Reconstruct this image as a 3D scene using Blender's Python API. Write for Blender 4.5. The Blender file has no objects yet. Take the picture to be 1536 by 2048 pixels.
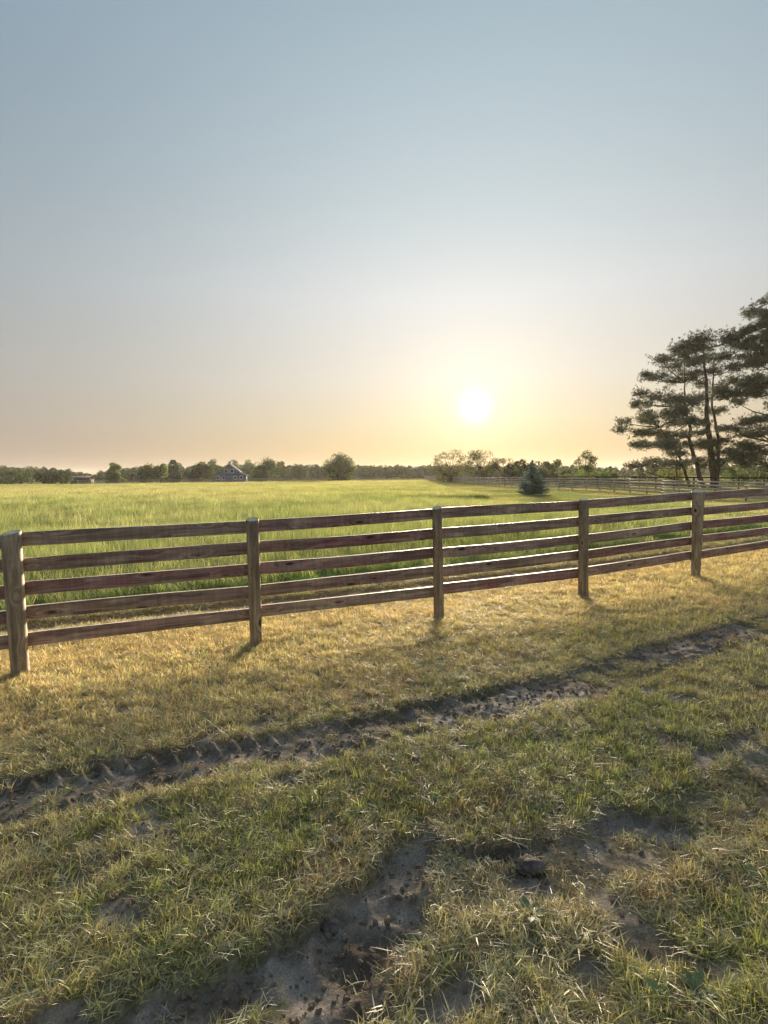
import bpy, bmesh, math, random
import numpy as np
from mathutils import Matrix, Vector, Euler

# ------------------------------------------------------------------ camera
EYE = 1.85
FPX = 1050.0                      # focal length in photo pixels (photo 1536 x 2048)
PITCH, ROLL = math.radians(4.0), math.radians(0.6)
scene = bpy.context.scene
col = scene.collection
_f = np.array([0, math.cos(PITCH), -math.sin(PITCH)])
_r0 = np.array([1.0, 0, 0]); _u0 = np.cross(_r0, _f)
CR = _r0 * math.cos(ROLL) - _u0 * math.sin(ROLL)
CU = _r0 * math.sin(ROLL) + _u0 * math.cos(ROLL)
CF = _f
cam_d = bpy.data.cameras.new('camera')
cam = bpy.data.objects.new('camera', cam_d); col.objects.link(cam)
cam_d.sensor_fit = 'HORIZONTAL'; cam_d.sensor_width = 36.0
cam_d.lens = 36.0 * FPX / 1536.0
cam_d.clip_start = 0.05; cam_d.clip_end = 5000
cam.matrix_world = Matrix(((CR[0], CU[0], -CF[0], 0), (CR[1], CU[1], -CF[1], 0), (CR[2], CU[2], -CF[2], EYE), (0, 0, 0, 1)))
scene.camera = cam

def ray(px, py):
    return CR * (px - 768) / FPX - CU * (py - 1024) / FPX + CF

# ------------------------------------------------------------------ sky and sun
SUN_DIR = Vector(ray(950, 815)).normalized()
SUN_EL = math.asin(SUN_DIR.z); SUN_AZ = math.atan2(SUN_DIR.x, SUN_DIR.y)
world = bpy.data.worlds.new('World'); scene.world = world; world.use_nodes = True
wn, wl = world.node_tree.nodes, world.node_tree.links
wn.clear()
w_out = wn.new('ShaderNodeOutputWorld')
def wmath(op, a, b=None, c=None):
    n = wn.new('ShaderNodeMath'); n.operation = op
    for k, v in enumerate((a, b, c)):
        if v is None: continue
        if isinstance(v, (int, float)): n.inputs[k].default_value = v
        else: wl.new(v, n.inputs[k])
    return n.outputs[0]
def wmix(kind, fac, a, b):
    n = wn.new('ShaderNodeMix'); n.data_type = 'RGBA'; n.blend_type = kind; n.clamp_factor = True
    for key, v in ((0, fac), (6, a), (7, b)):
        if isinstance(v, (int, float)): n.inputs[key].default_value = v
        elif isinstance(v, tuple): n.inputs[key].default_value = (*v, 1)
        else: wl.new(v, n.inputs[key])
    return n.outputs[2]
sky = wn.new('ShaderNodeTexSky'); sky.sky_type = 'NISHITA'; sky.sun_disc = False
sky.sun_elevation = SUN_EL; sky.sun_rotation = SUN_AZ
sky.altitude = 0; sky.air_density = 1.0; sky.dust_density = 3.0; sky.ozone_density = 1.5
tc = wn.new('ShaderNodeTexCoord')
sep = wn.new('ShaderNodeSeparateXYZ'); wl.new(tc.outputs['Generated'], sep.inputs[0])
elev = wmath('MAXIMUM', sep.outputs[2], 0.0)
dotn = wn.new('ShaderNodeVectorMath'); dotn.operation = 'DOT_PRODUCT'
wl.new(tc.outputs['Generated'], dotn.inputs[0]); dotn.inputs[1].default_value = SUN_DIR
cosang = wmath('MINIMUM', wmath('MAXIMUM', dotn.outputs['Value'], -1.0), 1.0)
ang = wmath('ARCCOSINE', cosang)                               # angle from the sun, radians
# hazy evening air: pale smoke layer over the clear-sky model, thick at the horizon
def lin(r, g, b):
    f = lambda v: v / 12.92 if v <= .04045 else ((v + .055) / 1.055) ** 2.4
    return (f(r / 255), f(g / 255), f(b / 255))
def sky_ramp(stops):
    rp = wn.new('ShaderNodeValToRGB'); wl.new(elev, rp.inputs[0]); cr = rp.color_ramp
    while len(cr.elements) < len(stops): cr.elements.new(0.5)
    for e, (p, c) in zip(cr.elements, stops): e.position = p; e.color = (*c, 1)
    return rp.outputs[0]
away = sky_ramp([(0.0, lin(150, 138, 142)), (0.10, lin(152, 146, 149)), (0.19, lin(144, 149, 150)), (0.31, lin(128, 144, 153)), (0.54, lin(104, 128, 150)), (0.68, lin(106, 130, 153)), (1.0, lin(100, 124, 150))])
toward = sky_ramp([(0.0, lin(224, 192, 146)), (0.045, lin(229, 201, 150)), (0.10, lin(234, 219, 184)), (0.17, lin(237, 229, 214)), (0.31, lin(230, 232, 231)), (0.45, lin(202, 214, 218)), (0.58, lin(180, 197, 206)), (0.72, lin(150, 173, 186)), (1.0, lin(122, 146, 168))])
def lobe(width, power=2.0):      # soft falloff around the sun
    q = wmath('POWER', wmath('DIVIDE', ang, width), power)
    return wmath('EXPONENT', wmath('MULTIPLY', q, -1.0))
# how far a direction lies from the sun's vertical plane, on the sun's side of the sky
pl = wn.new('ShaderNodeVectorMath'); pl.operation = 'DOT_PRODUCT'
wl.new(tc.outputs['Generated'], pl.inputs[0]); pl.inputs[1].default_value = (math.cos(SUN_AZ), -math.sin(SUN_AZ), 0)
fw = wn.new('ShaderNodeVectorMath'); fw.operation = 'DOT_PRODUCT'
wl.new(tc.outputs['Generated'], fw.inputs[0]); fw.inputs[1].default_value = (math.sin(SUN_AZ), math.cos(SUN_AZ), 0)
front = wn.new('ShaderNodeMapRange'); front.interpolation_type = 'SMOOTHSTEP'; wl.new(fw.outputs['Value'], front.inputs[0]); front.inputs[1].default_value = -.5; front.inputs[2].default_value = .6
pq = wmath('DIVIDE', pl.outputs['Value'], 0.64)
wgt = wmath('MULTIPLY', wmath('EXPONENT', wmath('MULTIPLY', wmath('MULTIPLY', pq, pq), -1.0)), front.outputs[0])
hazy = wmix('MIX', wgt, away, toward)
nish = wn.new('ShaderNodeVectorMath'); nish.operation = 'SCALE'; nish.inputs[3].default_value = 0.06
wl.new(sky.outputs[0], nish.inputs[0])
base = wmix('MIX', 0.95, nish.outputs[0], hazy)
glow = wmix('ADD', wmath('MULTIPLY', lobe(0.085, 1.1), 0.28), base, (0.92, 0.89, 0.74))
disc = wmix('ADD', wmath('MULTIPLY', lobe(0.017, 1.6), 1.0), glow, (2.2, 2.1, 1.7))
bg = wn.new('ShaderNodeBackground'); wl.new(disc, bg.inputs[0]); bg.inputs[1].default_value = 0.244
wl.new(bg.outputs[0], w_out.inputs[0])

sun_d = bpy.data.lights.new('sun', 'SUN'); sun_d.energy = 5.0; sun_d.angle = math.radians(18.0)
sun_d.color = (1.0, 0.83, 0.60)
sun = bpy.data.objects.new('sun', sun_d); col.objects.link(sun)
sun.rotation_euler = SUN_DIR.to_track_quat('Z', 'Y').to_euler(); sun.location = (20, 60, 30)

vs = scene.view_settings
vs.view_transform = 'Standard'; vs.look = 'None'; vs.exposure = 2.08; vs.gamma = 1.0
vs.use_curve_mapping = False
scene.render.engine = 'CYCLES'
cy = scene.cycles
cy.use_denoising = True
cy.max_bounces = 6; cy.diffuse_bounces = 5; cy.glossy_bounces = 2; cy.transmission_bounces = 4; cy.transparent_max_bounces = 8
cy.volume_bounces = 1

# ------------------------------------------------------------------ noise and terrain
rng = np.random.default_rng(7)
def _hash(ix, iy, seed):
    h = (ix.astype(np.int64) * 374761393 + iy.astype(np.int64) * 668265263 + seed * 1274126177) & 0xFFFFFFFF
    h = ((h ^ (h >> 13)) * 1274126177) & 0xFFFFFFFF
    return ((h ^ (h >> 16)) & 0xFFFF) / 65535.0
def vnoise(x, y, seed=0):
    x = np.asarray(x, float); y = np.asarray(y, float)
    ix, iy = np.floor(x), np.floor(y); fx, fy = x - ix, y - iy
    u, v = fx * fx * (3 - 2 * fx), fy * fy * (3 - 2 * fy)
    a, b = _hash(ix, iy, seed), _hash(ix + 1, iy, seed)
    c, d = _hash(ix, iy + 1, seed), _hash(ix + 1, iy + 1, seed)
    return (a + (b - a) * u) * (1 - v) + (c + (d - c) * u) * v
def fbm(x, y, seed=0, octv=4):
    s, amp, tot = 0, 1.0, 0
    for k in range(octv):
        s = s + amp * vnoise(x * 2 ** k, y * 2 ** k, seed + 17 * k); tot += amp; amp *= .5
    return s / tot
def sstep(a, b, x):
    t = np.clip((np.asarray(x, float) - a) / (b - a), 0, 1); return t * t * (3 - 2 * t)

PA, PBX, PCY = EYE - 1.82074, 0.02745, -0.012
def terr(x, y):
    x = np.asarray(x, float); y = np.asarray(y, float)
    near = PA + PBX * np.clip(x, -14, 14) + PCY * np.clip(y, -3, 12)
    far = -0.02 + 0.25 * (fbm(x / 55 + 9, y / 55 + 3, 5, 2) - .5) - 0.22 * np.exp(-((x - 24) / 8) ** 2 - ((y - 38) / 14) ** 2)
    w = sstep(11, 38, y)
    return near * (1 - w) + far * w

def gp(px, py):                     # ground point under a direction of view, on the near slope
    d = ray(px, py)
    t = (PA - EYE) / (d[2] - PCY * d[1] - PBX * d[0])
    return d[0] * t, d[1] * t

def polydist(x, y, pts):
    best = np.full(x.shape, 1e9); s_at = np.zeros(x.shape); side = np.zeros(x.shape); acc = 0
    for (ax, ay), (bx, by) in zip(pts[:-1], pts[1:]):
        dx, dy = bx - ax, by - ay; L = math.hypot(dx, dy)
        t = np.clip(((x - ax) * dx + (y - ay) * dy) / L ** 2, 0, 1)
        qx, qy = x - ax - t * dx, y - ay - t * dy
        d = np.hypot(qx, qy); m = d < best
        best = np.where(m, d, best); s_at = np.where(m, acc + t * L, s_at)
        side = np.where(m, np.sign(dx * qy - dy * qx), side); acc += L
    return best, s_at, side
TRACK_A = [gp(*p) for p in ((-420, 1700), (0, 1610), (300, 1545), (600, 1492), (850, 1437), (1150, 1372), (1350, 1305), (1500, 1262), (1800, 1200))]
TRACK_B = [(-2.6, 1.05), (-1.5, 1.38)] + [gp(*p) for p in ((330, 2050), (560, 1940), (700, 1880), (830, 1760), (1060, 1745), (1340, 1665), (1536, 1560), (1750, 1440), (2100, 1330))]
TRACK_C = [(-9, 5.7), (-4, 7.45), (-1, 8.35), (1, 9.15), (4, 10.3), (8, 12.1), (13, 14.5)]
def blob(x, y, px, py, rx, ry, ang=0.4):
    cx, cy_ = gp(px, py); c, s = math.cos(ang), math.sin(ang)
    u = (x - cx) * c + (y - cy_) * s; v = -(x - cx) * s + (y - cy_) * c
    return np.exp(-((u / rx) ** 2 + (v / ry) ** 2) ** 1.5)
MUDS = [(690, 1900, .22, .10, .6), (640, 1870, .16, .05, .55), (800, 1735, .22, .08, .9), (760, 1790, .14, .06, .8), (1345, 1662, .11, .06, .5), (500, 1965, .25, .07, .5), (330, 2035, .28, .07, .35),
        (1060, 1760, .08, .07, .3), (1180, 1945, .07, .05, .6), (660, 2010, .2, .09, .4), (1010, 1700, .18, .04, .2), (780, 1850, .15, .1, .6), (1230, 1640, .14, .05, .2), (900, 2000, .12, .05, .4)]
MUDS_A = [(40, 1585, .7, .30, .38), (300, 1548, .6, .24, .36), (520, 1503, .5, .17, .36), (1010, 1408, .62, .20, .4), (800, 1450, .4, .15, .4), (1320, 1310, .4, .10, .45), (-200, 1640, .6, .25, .38), (1450, 1500, .5, .10, .6)]
GREENS = [(900, 1580, .5, .25), (1150, 1500, .7, .3), (1250, 1420, .5, .25), (640, 1620, .6, .16), (450, 1740, .5, .14), (1400, 1960, .35, .22), (1500, 1880, .3, .25), (100, 1560, .0001, .0001),
          (1150, 1600, .4, .12), (560, 1690, .35, .1), (320, 1620, .4, .1), (1330, 1560, .5, .12), (1050, 1640, .3, .08), (1300, 1250, 1.2, .35), (1000, 1290, 1.0, .3), (560, 1380, .7, .2)]
def masks(x, y):
    """mud, green (0..1), track-wear"""
    da, sa, _ = polydist(x, y, TRACK_A)
    db, sb, _ = polydist(x, y, TRACK_B)
    n1 = fbm(x * 2.2, y * 2.2, 21); n2 = fbm(x * 9, y * 9, 33, 3)
    wa = np.exp(-(da / .27) ** 4); wb = np.exp(-(db / .19) ** 4)
    ma = wa * sstep(.44, .62, n1 * .6 + n2 * .4 + .12 * np.exp(-((x - 1.0) / .75) ** 2) + .09 * np.exp(-((x + 1.3) / 1.1) ** 2))
    mb = wb * sstep(.47, .66, n1 * .55 + n2 * .45)
    m = np.maximum(ma, mb * .8)
    for px, py, rx, ry, an in MUDS:
        m = np.maximum(m, sstep(.25, .6, blob(x, y, px, py, rx * 1.25, ry * 1.4, an) + (n2 - .5) * .7))
    for px, py, rx, ry, an in MUDS_A:
        m = np.maximum(m, .95 * sstep(.38, .75, blob(x, y, px, py, rx, ry, an) * .85 + (n2 - .5) * 1.3 + (n1 - .5) * .5))
    small = sstep(.66, .74, fbm(x * 4.2, y * 4.2, 77, 3)) * .75 * sstep(6.5, 3.5, y)
    m = np.maximum(m, small)
    g = np.zeros(x.shape)
    for px, py, rx, ry in GREENS: g = np.maximum(g, blob(x, y, px, py, rx, ry, .4))
    g = np.clip(g * .9 + (fbm(x * 1.4, y * 1.4, 55) - .5) * 1.1, 0, 1)
    return np.clip(m, 0, 1), g, np.maximum(wa, wb)
def detail(x, y):
    amp = sstep(14, 9, y) * sstep(-1, .6, y)
    z = .05 * (fbm(x * 1.3, y * 1.3, 3, 3) - .5) + .028 * (fbm(x * 7, y * 7, 4, 4) - .5)
    da, sa, sda = polydist(x, y, TRACK_A); db, sb, sdb = polydist(x, y, TRACK_B); dc, sc, _ = polydist(x, y, TRACK_C)
    jit = .07 * (fbm(x * 4, y * 4, 60, 3) - .5)
    m, g, _ = masks(x, y)
    wa = sstep(.31, .22, da + jit); wb = sstep(.21, .165, db + jit * 1.6)
    lug = np.maximum(0, np.sin((sa + np.sign(sda) * da * .35) * 2 * math.pi / .135)) ** 1.5
    z = z - .012 * wa + wa * (.046 * lug - .014) * sstep(.05, .14, da) * sstep(.35, .55, fbm(x * 1.1, y * 1.1, 95, 2)) + .007 * np.exp(-((da + jit - .32) / .06) ** 2) * (.4 + fbm(x * 8, y * 8, 90, 2))
    lug2 = np.maximum(0, np.sin((sb - db * .5) * 2 * math.pi / .16)) ** 2
    bl = np.zeros(x.shape)
    for px, py, rx, ry, an in MUDS: bl = np.maximum(bl, blob(x, y, px, py, rx * 1.3, ry * 1.55, an))
    bl = sstep(.25, .5, bl + jit * 3)
    z = z - .010 * wb - .032 * bl + wb * .02 * lug2 * m + .012 * np.exp(-((db + jit * 1.6 - .23) / .05) ** 2) * fbm(x * 6, y * 6, 91, 3) * 1.4
    z = z - .05 * sstep(.35, .15, dc) 
    rough = (fbm(x * 16, y * 16, 41, 3) - .5)
    z = z + m * (.032 * rough + .014 * (fbm(x * 34, y * 34, 42, 2) - .5))
    return z * amp
def gz(x, y):
    return terr(x, y) + detail(x, y)
def gz1(x, y):
    return float(gz(np.array([x]), np.array([y]))[0])

# fence foot points, hay outline
POSTS = [(-8.15, 3.62), (-5.93, 4.42), (-3.709, 5.207), (-1.490, 5.950), (0.712, 6.822), (2.959, 7.733), (5.31, 8.87), (7.62, 10.0), (9.95, 11.15)]
def fence_y(x):
    xs = [p[0] for p in POSTS]; ys = [p[1] for p in POSTS]
    return np.interp(x, xs, ys) + np.where(x < xs[0], (x - xs[0]) * .36, 0) + np.where(x > xs[-1], (x - xs[-1]) * .5, 0)
def hay_mask(x, y):
    """1 inside the uncut hay"""
    jitter = .35 * (fbm(x * .9, y * .9, 12, 3) - .5)
    edge_near = y - (fence_y(x) + 3.15 + jitter)
    yr = [0, 12, 16, 21, 25, 29, 34, 60, 100, 160, 230]
    xr = [10.2, 11.2, 11.6, 11.6, 10.2, 9.2, 7.7, 7.6, 9.0, 12.0, 14.0]
    edge_right = np.interp(y, yr, xr) + jitter * 2 - x
    edge_far = 150 + 6 * (fbm(x * .03, y * .0, 4, 2) - .5) - y
    return np.minimum(np.minimum(edge_near, edge_right), edge_far)   # >0 inside, metres-ish

# ------------------------------------------------------------------ mesh helpers
def mesh_np(name, V, F, attrs=None, mats=(), smooth=False, mat_idx=None):
    """V (n,3); F list of (k,3|4) int arrays"""
    me = bpy.data.meshes.new(name)
    V = np.ascontiguousarray(V, np.float32)
    me.vertices.add(len(V)); me.vertices.foreach_set('co', V.ravel())
    F = [np.asarray(f, np.int32) for f in F if len(f)]
    if F:
        loops = np.concatenate([f.ravel() for f in F]).astype(np.int32)
        sizes = np.concatenate([np.full(len(f), f.shape[1], np.int32) for f in F])
        starts = np.concatenate([[0], np.cumsum(sizes)[:-1]]).astype(np.int32)
        me.loops.add(len(loops)); me.loops.foreach_set('vertex_index', loops)
        me.polygons.add(len(sizes)); me.polygons.foreach_set('loop_start', starts)
        if smooth: me.polygons.foreach_set('use_smooth', np.ones(len(sizes), bool))
        if mat_idx is not None: me.polygons.foreach_set('material_index', np.asarray(mat_idx, np.int32))
    for k, a in (attrs or {}).items():
        a = np.asarray(a, np.float32)
        if a.ndim == 1:
            at = me.attributes.new(k, 'FLOAT', 'POINT'); at.data.foreach_set('value', a)
        else:
            at = me.attributes.new(k, 'FLOAT_COLOR', 'POINT')
            at.data.foreach_set('color', np.concatenate([a, np.ones((len(a), 1), np.float32)], 1).astype(np.float32).ravel())
    me.update(calc_edges=True)
    for m in mats: me.materials.append(m)
    return me
def link(name, me, parent=None, loc=None):
    o = bpy.data.objects.new(name, me); col.objects.link(o)
    if parent is not None: o.parent = parent
    if loc is not None: o.location = loc
    return o
def tag(o, label=None, cat=None, group=None, kind=None):
    if label: o['label'] = label
    if cat: o['category'] = cat
    if group: o['group'] = group
    if kind: o['kind'] = kind
    return o
def thing(name, label, cat, loc=(0, 0, 0), rz=0.0, group=None):
    o = bpy.data.objects.new(name, None); col.objects.link(o)
    o.location = loc; o.rotation_euler = (0, 0, rz); o.empty_display_size = .2
    return tag(o, label, cat, group)
class Geo:
    def __init__(s): s.V = []; s.F4 = []; s.F3 = []; s.C = []; s.n = 0
    def add(s, V, F4=(), F3=(), C=None):
        V = np.asarray(V, float)
        s.V.append(V)
        if len(F4): s.F4.append(np.asarray(F4, int) + s.n)
        if len(F3): s.F3.append(np.asarray(F3, int) + s.n)
        s.C.append(np.broadcast_to(np.asarray(C if C is not None else (1, 1, 1), float), (len(V), 3)))
        s.n += len(V)
    def box(s, x0, x1, y0, y1, z0, z1, C=None):
        V = [(x, y, z) for z in (z0, z1) for y in (y0, y1) for x in (x0, x1)]
        s.add(V, [(0, 2, 3, 1), (4, 5, 7, 6), (0, 1, 5, 4), (2, 6, 7, 3), (0, 4, 6, 2), (1, 3, 7, 5)], C=C)
    def tube(s, P, R, sides=8, C=None, cap=True):
        P = np.asarray(P, float); R = np.asarray(R, float); n = len(P); rings = []
        for i in range(n):
            t = P[min(i + 1, n - 1)] - P[max(i - 1, 0)]; t = t / (np.linalg.norm(t) + 1e-9)
            a = np.cross(t, (0, 1, 0) if abs(t[1]) < .9 else (1, 0, 0)); a /= np.linalg.norm(a); b = np.cross(t, a)
            th = np.arange(sides) * 2 * math.pi / sides
            rings.append(P[i] + R[i] * (np.cos(th)[:, None] * a + np.sin(th)[:, None] * b))
        V = np.concatenate(rings); F = []
        for i in range(n - 1):
            for k in range(sides):
                k2 = (k + 1) % sides
                F.append((i * sides + k, i * sides + k2, (i + 1) * sides + k2, (i + 1) * sides + k))
        s.add(V, F, C=C)
    def mesh(s, name, mats=(), smooth=False):
        if not s.n: return bpy.data.meshes.new(name)
        F = []
        if s.F4: F.append(np.concatenate(s.F4))
        if s.F3: F.append(np.concatenate(s.F3))
        return mesh_np(name, np.concatenate(s.V), F, {'tone': np.concatenate(s.C)}, mats, smooth)
    def build(s, name, mat, parent=None, loc=None, smooth=False):
        return link(name, s.mesh(name, (mat,) if mat else (), smooth), parent, loc)

# ------------------------------------------------------------------ materials
def new_mat(name):
    m = bpy.data.materials.new(name); m.use_nodes = True
    nt = m.node_tree; nt.nodes.clear()
    out = nt.nodes.new('ShaderNodeOutputMaterial')
    return m, nt, nt.nodes, nt.links, out
def attr(nt, name, kind='GEOMETRY'):
    n = nt.nodes.new('ShaderNodeAttribute'); n.attribute_name = name; n.attribute_type = kind; return n
def mixc(nt, kind, fac, a, b):
    n = nt.nodes.new('ShaderNodeMix'); n.data_type = 'RGBA'; n.blend_type = kind
    for key, v in ((0, fac), (6, a), (7, b)):
        if isinstance(v, (int, float)): n.inputs[key].default_value = v
        elif isinstance(v, tuple): n.inputs[key].default_value = (*v[:3], 1)
        else: nt.links.new(v, n.inputs[key])
    return n.outputs[2]
def noise(nt, vec, scale, detail=4, rough=.6):
    n = nt.nodes.new('ShaderNodeTexNoise'); n.inputs['Scale'].default_value = scale
    n.inputs['Detail'].default_value = detail; n.inputs['Roughness'].default_value = rough
    if vec is not None: nt.links.new(vec, n.inputs['Vector'])
    return n
def rampf(nt, val, lo, hi):
    n = nt.nodes.new('ShaderNodeMapRange'); n.interpolation_type = 'SMOOTHSTEP'
    n.inputs[1].default_value = lo; n.inputs[2].default_value = hi
    nt.links.new(val, n.inputs[0]); return n.outputs[0]
def mapping(nt, vec, scale, loc=None):
    n = nt.nodes.new('ShaderNodeMapping'); n.inputs['Scale'].default_value = scale
    nt.links.new(vec, n.inputs['Vector'])
    if loc is not None: nt.links.new(loc, n.inputs['Location'])
    return n.outputs[0]

def leaf_material(name, trans=.42, inst=True, gloss=.04, warm=(1.02, 1.03, .85)):
    """thin leaf: reflects and lets light through"""
    m, nt, N, L, out = new_mat(name)
    c = attr(nt, 'tone').outputs['Color']
    if inst: c = mixc(nt, 'MULTIPLY', 1.0, c, attr(nt, 'tint', 'INSTANCER').outputs['Color'])
    d = N.new('ShaderNodeBsdfDiffuse'); L.new(c, d.inputs[0])
    t = N.new('ShaderNodeBsdfTranslucent'); L.new(mixc(nt, 'MULTIPLY', 1.0, c, warm), t.inputs[0])
    mx = N.new('ShaderNodeMixShader'); mx.inputs[0].default_value = trans
    L.new(d.outputs[0], mx.inputs[1]); L.new(t.outputs[0], mx.inputs[2])
    g = N.new('ShaderNodeBsdfGlossy'); g.inputs['Roughness'].default_value = .45; g.inputs[0].default_value = (.8, .8, .8, 1)
    mx2 = N.new('ShaderNodeMixShader'); mx2.inputs[0].default_value = gloss
    L.new(mx.outputs[0], mx2.inputs[1]); L.new(g.outputs[0], mx2.inputs[2])
    L.new(mx2.outputs[0], out.inputs[0])
    return m
M_GRASS = leaf_material('grass_blades', .40, True, .08)
M_HAY = leaf_material('hay_blades', .5, True, .04, (1, 1, .9))
M_LEAF = leaf_material('tree_leaves', .34, False, .03)
M_WOODLEAF = leaf_material('woodland_leaves', .30, True, .02)
M_NEEDLE = leaf_material('needles', .12, False, .04, (1.0, 1.0, .8))

def plain(name, base, rough=.8, var=.25, scale=3.0, metallic=0.0):
    m, nt, N, L, out = new_mat(name)
    tcn = N.new('ShaderNodeTexCoord')
    n = noise(nt, tcn.outputs['Object'], scale, 5)
    dark = tuple(c * (1 - var) for c in base); lite = tuple(min(1, c * (1 + var)) for c in base)
    c = mixc(nt, 'MIX', rampf(nt, n.outputs[0], .3, .7), dark, lite)
    p = N.new('ShaderNodeBsdfPrincipled'); L.new(c, p.inputs['Base Color'])
    p.inputs['Specular IOR Level'].default_value = .2; p.inputs['Roughness'].default_value = rough; p.inputs['Metallic'].default_value = metallic
    L.new(p.outputs[0], out.inputs[0]); return m
M_BARK = plain('bark', (.085, .062, .048), .9, .4, 6)
M_PINEBARK = plain('pine_bark', (.10, .078, .062), .9, .4, 5)

def wn_rnd(nt, v):
    n = nt.nodes.new('ShaderNodeTexWhiteNoise'); n.noise_dimensions = '1D'; nt.links.new(v, n.inputs['W']); return n.outputs['Value']
def wood_material(name, brown, purple, grey, is_post=False):
    m, nt, N, L, out = new_mat(name)
    tcn = N.new('ShaderNodeTexCoord'); oi = N.new('ShaderNodeObjectInfo')
    rnd = oi.outputs['Random']
    off = N.new('ShaderNodeCombineXYZ')
    for k, mul in enumerate((37.0, 11.0, 23.0)):
        mm = N.new('ShaderNodeMath'); mm.operation = 'MULTIPLY'; L.new(rnd, mm.inputs[0]); mm.inputs[1].default_value = mul
        L.new(mm.outputs[0], off.inputs[k])
    obj = tcn.outputs['Object']
    if is_post:
        v_grain = mapping(nt, obj, (22, 22, 1.6), off.outputs[0]); v_big = mapping(nt, obj, (3, 3, 1.1), off.outputs[0]); v_knot = mapping(nt, obj, (5, 5, 3.2), off.outputs[0])
        v_saw = mapping(nt, obj, (6, 6, 40), off.outputs[0])
    else:
        v_grain = mapping(nt, obj, (1.3, 26, 26), off.outputs[0]); v_big = mapping(nt, obj, (.9, 3.2, 3.2), off.outputs[0]); v_knot = mapping(nt, obj, (2.1, 4.6, 7.0), off.outputs[0])
        v_saw = mapping(nt, obj, (26, 1.0, 1.5), off.outputs[0])
    vor = N.new('ShaderNodeTexVoronoi'); vor.feature = 'F1'; vor.inputs['Scale'].default_value = 1.0; vor.inputs['Randomness'].default_value = 1.0
    L.new(v_knot, vor.inputs['Vector'])
    knot = rampf(nt, vor.outputs['Distance'], .17, .05)
    # grain bends round the knots
    bend = N.new('ShaderNodeVectorMath'); bend.operation = 'MULTIPLY_ADD'
    kd = rampf(nt, vor.outputs['Distance'], .5, .0)
    comb = N.new('ShaderNodeCombineXYZ'); 
    for k in range(3): L.new(kd, comb.inputs[k])
    L.new(comb.outputs[0], bend.inputs[0]); bend.inputs[1].default_value = (.6, 3.0, 3.0) if not is_post else (2, 2, .8)
    L.new(v_grain, bend.inputs[2])
    grain = noise(nt, bend.outputs[0], 1.0, 6, .62)
    grain.inputs['Distortion'].default_value = .5
    big = noise(nt, v_big, 1.0, 4, .6)
    saw = noise(nt, v_saw, 1.0, 2, .5)
    pv = N.new('ShaderNodeMath'); pv.operation = 'MULTIPLY_ADD'; L.new(wn_rnd(nt, rnd), pv.inputs[0]); pv.inputs[1].default_value = .34; L.new(big.outputs[0], pv.inputs[2])
    c = mixc(nt, 'MIX', rampf(nt, pv.outputs[0], .52, .82), brown, purple)
    gsel = N.new('ShaderNodeMath'); gsel.operation = 'MULTIPLY_ADD'; L.new(rnd, gsel.inputs[0]); gsel.inputs[1].default_value = 1.0; L.new(rampf(nt, noise(nt, v_big, 2.3, 3).outputs[0], .45, .7), gsel.inputs[2])
    g2 = N.new('ShaderNodeMath'); g2.operation = 'MULTIPLY'; L.new(gsel.outputs[0], g2.inputs[0]); g2.inputs[1].default_value = .62; g2.use_clamp = True
    c = mixc(nt, 'MIX', g2.outputs[0], c, grey)
    c = mixc(nt, 'MULTIPLY', .75, c, mixc(nt, 'MIX', rampf(nt, grain.outputs[0], .32, .68), (.36, .33, .31), (1.45, 1.42, 1.38)))
    c = mixc(nt, 'MULTIPLY', .28 if not is_post else .1, c, mixc(nt, 'MIX', rampf(nt, saw.outputs[0], .4, .7), (.75, .72, .7), (1.6, 1.6, 1.6)))
    c = mixc(nt, 'MIX', knot, c, (.03, .018, .014))
    p = N.new('ShaderNodeBsdfPrincipled'); L.new(c, p.inputs['Base Color']); p.inputs['Roughness'].default_value = .62
    p.inputs['Specular IOR Level'].default_value = .35
    b = N.new('ShaderNodeBump'); b.inputs['Strength'].default_value = .45; b.inputs['Distance'].default_value = .006
    L.new(grain.outputs[0], b.inputs['Height']); L.new(b.outputs[0], p.inputs['Normal'])
    L.new(p.outputs[0], out.inputs[0]); return m
M_BOARD = wood_material('fence_board_wood', (.29, .205, .175), (.265, .125, .15), (.41, .35, .31))
M_POST = wood_material('fence_post_wood', (.34, .265, .195), (.26, .215, .155), (.46, .395, .305), True)
M_LIT_EDGE = plain('sunlit_board_edge', (.72, .64, .50), .55, .3, 12)  # sunlit rim of the board tops painted as a paler colour
M_ENDGRAIN = plain('post_end_grain', (.72, .62, .44), .8, .25, 25)  # cut end grain, its colour paled for the light on post tops
M_OLDBOARD = wood_material('weathered_board_wood', (.58, .47, .42), (.50, .39, .36), (.66, .57, .52))
M_OLDPOST = wood_material('weathered_post_wood', (.34, .28, .24), (.30, .24, .2), (.42, .36, .31), True)
M_DARKRAIL = plain('dark_rail_paint', (.022, .02, .019), .7, .3, 4)

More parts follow.
